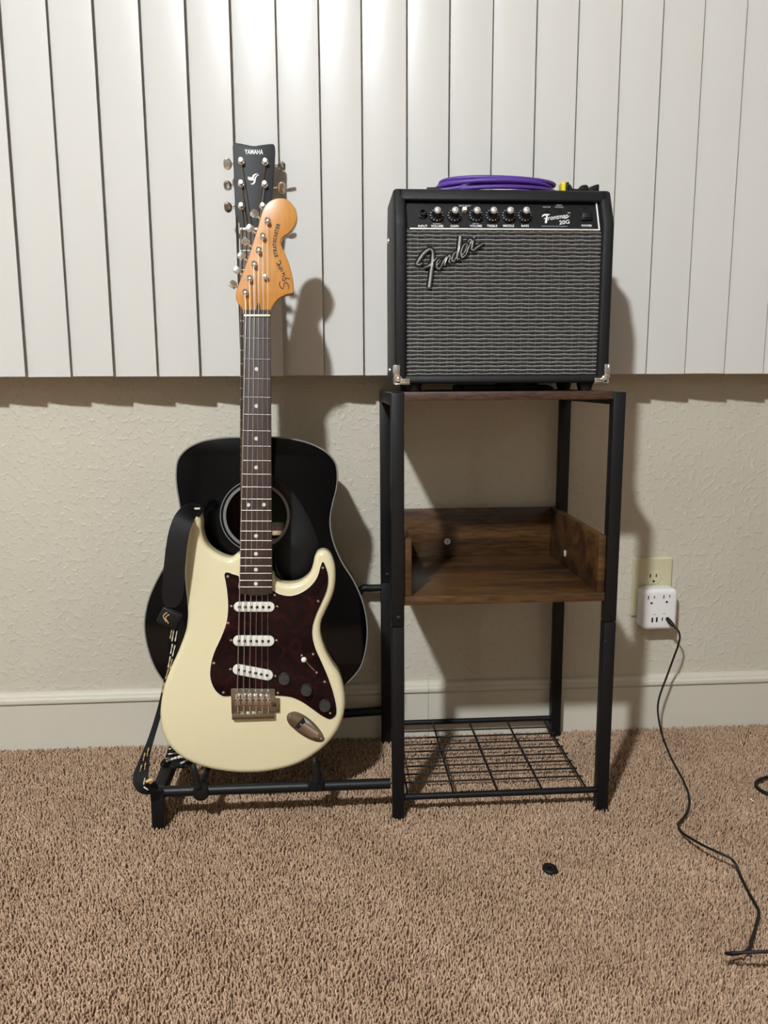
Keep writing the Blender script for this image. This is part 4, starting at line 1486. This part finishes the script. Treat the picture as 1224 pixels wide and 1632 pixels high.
# script badge on the grille
BF = Frame(AO + Vector((0, .0062, 0)), (1, 0, 0), (0, 0, 1))
BM = Matrix.Translation(-AO) @ BF.m
K = 1.27 / F_PX / 7.65
strokes = [([(182, 466), (215, 410), (262, 345), (315, 298), (352, 284), (376, 305), (382, 345)], [9, 13, 14, 13, 10, 11, 12]),
           ([(382, 345), (376, 430), (364, 540), (350, 650), (335, 752)], [13, 15, 16, 17, 16]),
           ([(182, 466), (212, 474), (240, 464), (252, 450)], [6, 10, 9, 4]), ([(272, 512), (330, 490), (390, 430), (430, 388)], [6, 10, 10, 6]),
           ([(432, 480), (462, 448), (468, 415), (448, 412), (430, 452), (432, 508), (456, 524), (482, 500)], [6, 6, 6, 6, 8, 9, 9, 6]),
           ([(482, 500), (520, 420), (548, 372)], [6, 8, 7]), ([(548, 372), (536, 430), (524, 484)], [7, 9, 8]), ([(530, 460), (560, 390), (588, 358), (594, 380), (580, 440), (596, 446)], [5, 7, 8, 8, 9, 6]),
           ([(676, 322), (648, 330), (622, 380), (616, 424), (636, 432), (668, 380)], [6, 8, 9, 9, 8, 6]), ([(716, 126), (706, 210), (694, 290), (678, 376), (684, 410), (712, 396)], [17, 16, 14, 11, 9, 6]),
           ([(724, 372), (768, 322), (796, 250), (800, 222), (770, 226), (740, 272), (726, 340), (742, 384), (786, 350)], [6, 7, 7, 6, 6, 8, 9, 9, 6]),
           ([(786, 350), (822, 250), (850, 190), (846, 168), (824, 172), (818, 200), (848, 210)], [7, 8, 8, 7, 7, 6, 5]), ([(874, 178), (862, 240), (858, 288), (880, 296)], [10, 11, 10, 7]),
           ([(880, 296), (930, 258), (1000, 210)], [8, 10, 6]), ([(876, 132), (888, 130)], [17, 17])]
bb_ = G()
fgd = G()
for pts, wd in strokes:
    q = BF.hits(cr(pts, 7.65, 640, 360), .003)
    q0 = BF.hits(cr(pts, 7.65, 640, 360), .0)
    stroke2d(bb_, q0, [(x + 21) * K for x in wd], .0, .0028, .0)
    stroke2d(fgd, q, [x * K * .95 for x in wd], .0028, .0008, .0012)
bb_.v = [tuple(BM @ Vector(p)) for p in bb_.v]
fgd.v = [tuple(BM @ Vector(p)) for p in fgd.v]
bdg = bb_.build('badge_backing', M['rubber'], amp, smooth=40)
fgd.build('script_badge', M['badge'], bdg, smooth=60, label='chrome script badge')
# corner guards
for sx in (-1, 1):
    g = G()
    xo = sx * (W2 + .0008)
    g.box((xo - sx * .0045, -.0006, h0 + .0195), (.009, .0024, .020), bev=.001)
    g.box((xo - sx * .0165, -.0006, h0 + .0042), (.016, .0024, .008), bev=.001)
    g.box((xo - sx * .0003, .008, h0 + .0185), (.0022, .017, .022), bev=.001)
    g.box((xo - sx * .0003, .016, h0 + .0045), (.0022, .026, .010), bev=.001)
    g.box((xo - sx * .013, .010, h0 - .0004), (.024, .020, .0022), bev=.001)
    g.ball((xo - sx * .0072, .0060, h0 + .0068), .0086, 14)
    g.build('corner_guard', M['chrome'], amp, smooth=50)
    for yy, zz in ((.060, hk - .01), (.045, h0 + .022)):
        G().lathe([(.0045, 0), (.0042, .0016), (.002, .0028), (0, .0028)], (sx * (W2 - .0002), yy + .06, zz), (sx, 0, 0), 14).build('side_screw', M['chrome'], amp)
    for yy in (.022, DEP - .03):
        G().lathe([(.0125, h0 + .001), (.0132, h0 - .002), (.0105, 0.0003), (0, 0.0003)], (sx * (W2 - .032), yy, 0), (0, 0, 1), 18).build('foot', M['rubber'], amp)
# power cord tucked under the amplifier
pc = G()
for k in range(3):
    pts = []
    for j in range(30):
        a = j / 29 * math.pi * (2.0 if k < 2 else 1.3)
        pts.append((.045 + (.055 - .006 * k) * math.cos(a + .3 * k), .075 + (.035 + .004 * k) * math.sin(a + .2 * k), .0034 + k * .003 + .0012 * math.sin(2 * a)))
    pc.tube(pts, .0027, 8)
pcd = pc.build('power_cord', M['rubber'], amp, smooth=60)
G().box((-.035, .05, .0058), (.062, .026, .0095), bev=.003).build('cord_plug', M['rubber'], pcd)
G().box((-.062, .046, .0056), (.020, .018, .009), bev=.003).build('cord_plug', M['rubber'], pcd)

# ================================================================== PURPLE CABLE COIL on the amplifier
ztop = zt_
ccx = on_y(790, 290, YA + .085).x
coil = empty('instrument_cable', 'coiled purple instrument cable lying on the amplifier', 'cable', Matrix.Translation((ccx, YA + .088, ztop)))
path = []
NL = 7
rc = .0034
for k in range(NL * 40 + 1):
    t = k / 40
    a = t * 2 * math.pi + .6
    lp_ = t / NL
    rx = .089 + .006 * math.sin(t * 2.1)
    ry = .048 + .006 * math.sin(t * 1.7 + 1)
    tilt = .0035 * math.sin(a + t * 1.9)
    x = rx * math.cos(a) + .004 * math.sin(t * 1.3)
    y = ry * math.sin(a)
    z = rc + .0005 + lp_ * .0155 + .0022 * (1 + math.sin(a * 1 + t * 2.6)) * min(1, t * .22)
    path.append((x, y, z))
G().tube(path, rc, 9).build('cable', M['purple'], coil, smooth=60)
# free tail with plug on the left
xl = on_y(684, 298, YA + .06).x - ccx
xm_ = on_y(725, 292, YA + .05).x - ccx
G().tube(spline([(xm_ + .06, -.036, .016), (xm_ + .02, -.040, .009), (xm_ - .005, -.036, .0055), (xl + .016, -.03, .0045)], 5, False), rc * .95, 9).build('cable_tail', M['purple'], coil, smooth=60)
G().tube([(xl + .018, -.03, .0048), (xl - .004, -.028, .0048)], [.0046, .0044], 12).build('plug', M['rubber'], coil)
for an in (3.6, 4.9):
    x, y = .095 * math.cos(an), .049 * math.sin(an)
    d = Vector((-.095 * math.sin(an), .049 * math.cos(an), 0)).normalized()
    G().lathe([(.011, -.006), (.0122, -.005), (.0122, .005), (.011, .006)], (x, y, .0115), d, 14).build('cable_tie', M['purple'], coil) if False else None

# ================================================================== CLIP TUNER beside the coil
tcx = on_y(897, 290, YA + .06)
tu = empty('clip_on_tuner', 'small black clip with a bright yellow side on the amplifier', 'clip', Matrix.Translation((tcx.x, YA + .06, ztop)))
u1 = on_y(1, 1, YA + .06)
pxm = 1.27 / F_PX
G().box((-.0005, 0, .0092), (.007, .020, .0178), bev=.0022, seg=3).build('yellow_cover', M['yellow'], tu, label='bright yellow cover')
G().box((.0055, 0, .0090), (.0045, .020, .0174), bev=.0014).build('screen_housing', M['rubber'], tu)
gq = G()
gq.plate([(.006, .003), (.010, .0155), (.015, .008), (.024, .008), (.029, .0135), (.036, .0145), (.040, .0125), (.041, .004), (.034, .0005), (.012, .0005)], -.007, .007, .001, .001, 2)
gq.v = [(a, -c, b) for a, b, c in gq.v]
gq.build('clamp_body', M['rubber'], tu)
gq = G()
gq.plate([(.036, .007), (.044, .012), (.055, .0155), (.058, .015), (.058, .0035), (.046, .0015), (.036, .003)], -.006, .006, .001, .001, 2)
gq.v = [(a, -c, b) for a, b, c in gq.v]
gq.build('clamp_jaw', M['rubber'], tu)
G().tube([(.031, -.008, .0085), (.031, .008, .0085)], .0028, 10).build('clamp_pin', M['pole'], tu)

# ================================================================== WALL OUTLET
p_a, p_b = on_y(1010, 889, -.004), on_y(1067.5, 981, -.004)
oc = (p_a + p_b) / 2
oc.y = 0
outl = empty('wall_outlet', 'almond wall outlet plate half covered by the white adapter', 'outlet', Matrix.Translation(oc))
pwid, phei = p_b.x - p_a.x, p_a.z - p_b.z


def yplate(g):
    g.v = [(a, -c, b) for a, b, c in g.v]
    return g


def rrect(cx, cy, w_, h_, r, n=5):
    out_ = []
    for (sx, sy, a0) in ((1, 1, 0), (-1, 1, 1), (-1, -1, 2), (1, -1, 3)):
        for k in range(n + 1):
            a = (a0 + k / n) * math.pi / 2
            out_.append((cx + sx * (w_ / 2 - r) + r * math.cos(a), cy + sy * (h_ / 2 - r) + r * math.sin(a)))
    return out_


yplate(G().plate(rrect(0, 0, pwid, phei, .004), 0, .0062, 0, .004, 4)).build('plate', M['outlet'], outl)
rcp = on_y(1042.3, 920, -.0068) - oc
recs = yplate(G().plate([(x * 1, y) for x, y in spline([(-.0135, -.007), (-.0145, 0), (-.0135, .007), (-.008, .0135), (0, .0142), (.008, .0135), (.0135, .007), (.0145, 0), (.0135, -.007), (.008, -.0135), (0, -.0142), (-.008, -.0135)], 3)], 0, .0082, 0, .0008, 2))
recs.v = [(a + rcp.x, b, c + rcp.z) for a, b, c in recs.v]
rec = recs.build('receptacle', M['outlet'], outl)
for (px, py, wd, hg) in ((1036.4, 917.8, .0021, .0082), (1046, 917.3, .0021, .0066)):
    q = on_y(px, py, -.0083) - oc
    G().box(q, (wd, .0008, hg)).build('slot', M['dark'], rec, smooth=0)
q = on_y(1041.8, 926.4, -.0083) - oc
G().lathe([(.0025, -.0004), (.0025, .0004), (0, .0004)], q, (0, -1, 0), 14).build('ground_hole', M['dark'], rec)

# ================================================================== ADAPTER
YAD = -.042
c0, c1 = on_y(1027.0, 940, YAD), on_y(1078.5, 1003.5, YAD)
adc = (c0 + c1) / 2
adp = empty('power_adapter', 'white cube power adapter with sockets and charging ports plugged into the wall', 'adapter', Matrix.Translation((adc.x, 0, adc.z)))
awid, ahei = c1.x - c0.x, c0.z - c1.z
abody = yplate(G().plate(rrect(0, 0, awid, ahei, .0115, 6), .0063, -YAD, .003, .0085, 6)).build('housing', M['adapter'], adp)
ADO = Vector((adc.x, 0, adc.z))
for (px, py, wd, hg) in ((1033.6, 952.6, .0017, .0072), (1043, 951.8, .0016, .0054), (1058, 951.2, .0017, .0072), (1067.2, 950.2, .0016, .0054)):
    q = on_y(px, py, YAD - .0002) - ADO
    G().box(q, (wd, .001, hg)).build('slot', M['dark'], abody, smooth=0)
for px, py in ((1038.4, 961.3), (1062.7, 959.4)):
    q = on_y(px, py, YAD - .0002) - ADO
    G().lathe([(.0023, -.0005), (.0023, .0005), (0, .0005)], q, (0, -1, 0), 14).build('ground_hole', M['dark'], abody)
for (px, py, wd, hg) in ((1039.6, 988.3, .0034, .0102), (1046.7, 987.6, .0034, .0102), (1055.6, 986.8, .0022, .0070), (1063.2, 986, .0022, .0070)):
    q = on_y(px, py, YAD - .0002) - ADO
    G().box(q, (wd, .001, hg), bev=.0003).build('charging_port', M['dark'], abody, smooth=0)
for px, py, w_ in ((1043, 979.4, .006), (1058.6, 978, .005)):
    q = on_y(px, py, YAD - .0002) - ADO
    G().box(q, (w_, .0004, .0007)).build('port_marking', M['knob_grey'], abody, smooth=0)

# ================================================================== CHARGING CABLE
zc = .0115
st_ = on_y(1064, 986.5, YAD - .001)
cab_o = empty('charging_cable', 'thin black charging cable running from the adapter down across the carpet', 'cable', Matrix.Translation(on_z(1088, 1300, 0)))
CO = cab_o.matrix_world.translation.copy()
e1 = on_y(1074, 998, YAD - .016)
G().tube([st_ - CO + Vector((0, .006, 0)), st_ - CO, st_.lerp(e1, .5) - CO, st_.lerp(e1, .9) - CO, e1 - CO], [.0035, .0042, .0043, .0036, .0022], 12).build('connector', M['rubber'], cab_o)
wall_pts = [(1074, 998, -.058), (1080, 1004, -.064), (1083.5, 1013, -.067), (1081.5, 1026, -.067), (1073, 1050, -.064), (1062, 1080, -.062), (1053, 1104, -.064), (1049, 1120, -.068), (1048.5, 1134, -.072), (1052, 1158, -.08), (1057, 1176, -.088)]
fl_pts = [(1067.5, 1203, .012), (1077, 1222, zc), (1090, 1246, zc), (1097.5, 1266, zc), (1098.5, 1281, zc), (1094, 1296, .013), (1086, 1307, .013), (1081, 1313.5, .0125), (1083, 1321, .014), (1090, 1329, .019), (1105, 1338.5, .026), (1125, 1349.5, .032), (1148, 1360, .034), (1165, 1368.5, .032), (1172, 1376.5, .026),
          (1181, 1397, .016), (1192, 1420, .013), (1204, 1441, .0125), (1208.5, 1450, .0125), (1209, 1459, .0125), (1204, 1478, .015), (1197, 1500, .02), (1192, 1514, .024)]
w3 = [on_y(a, b, c) for a, b, c in wall_pts] + [on_z(a, b, c) for a, b, c in fl_pts]
w3 += [on_z(1176, 1520, .026), on_z(1162, 1520.5, .031), on_z(1156.5, 1519.5, .036), on_z(1163, 1519, .041), on_z(1185, 1518, .047), on_z(1215, 1517, .052), on_z(1250, 1516, .052), on_z(1290, 1516, .03), on_z(1330, 1518, .0125), on_z(1400, 1490, .0125)]
G().tube([tuple(Vector(p) - CO) for p in spline(w3, 6, False)], .0020, 8).build('cable', M['rubber'], cab_o, smooth=60)

# second cord, a loop entering from the right
lp3 = [(1300, 1236, .013), (1262, 1234, .014), (1236, 1236, .016), (1219, 1239.5, .017), (1208, 1244, .016), (1204.5, 1250, .014), (1209, 1257, .013), (1222, 1264, .0125), (1245, 1271, .0125), (1300, 1280, .0125)]
q3 = [on_z(*p) for p in lp3]
cl = empty('black_cord', 'thick black cord loop on the carpet at the right edge', 'cord', Matrix.Translation((q3[5].x, q3[5].y, 0)))
G().tube([tuple(Vector(p) - cl.matrix_world.translation) for p in spline(q3, 6, False)], .0029, 8).build('cord', M['rubber'], cl, smooth=60)

# rubber washer on the carpet
wp = on_z(876, 1384.5, .0125)
wp.z = .0112
g = G()
NT = 28
vs_, fs = [], []
prof_ = [(.0028, 0), (.0028, .0034), (.0046, .0042), (.0098, .0042), (.0112, .003), (.0112, .0008), (.010, 0)]
for k in range(NT):
    a = 2 * math.pi * k / NT
    for r, z in prof_:
        vs_.append((r * math.cos(a), r * math.sin(a), z))
m_ = len(prof_)
for k in range(NT):
    for j in range(m_):
        a, b = k * m_ + j, k * m_ + (j + 1) % m_
        c, d = ((k + 1) % NT) * m_ + (j + 1) % m_, ((k + 1) % NT) * m_ + j
        fs.append((a, b, c, d))
g.add(vs_, fs)
wz = g.build('rubber_washer', M['rubber'], None, label='small black rubber washer lying on the open carpet', cat='washer')
wz.location = wp
wz.rotation_euler = (math.radians(5), math.radians(3), 0)
# scrap of clear wrapper by the cord
sc_p = on_z(1197.5, 1275.5, .011)
g = G().box((0, 0, .0012), (.0022, .007, .0012), rot=Matrix.Rotation(.35, 3, 'Z') @ Matrix.Rotation(.35, 3, 'X'), bev=.0003)
sc_o = g.build('plastic_scrap', M['scrap'], None, label='tiny white plastic scrap on carpet below the thick black cord', cat='scrap')
sc_o.location = sc_p
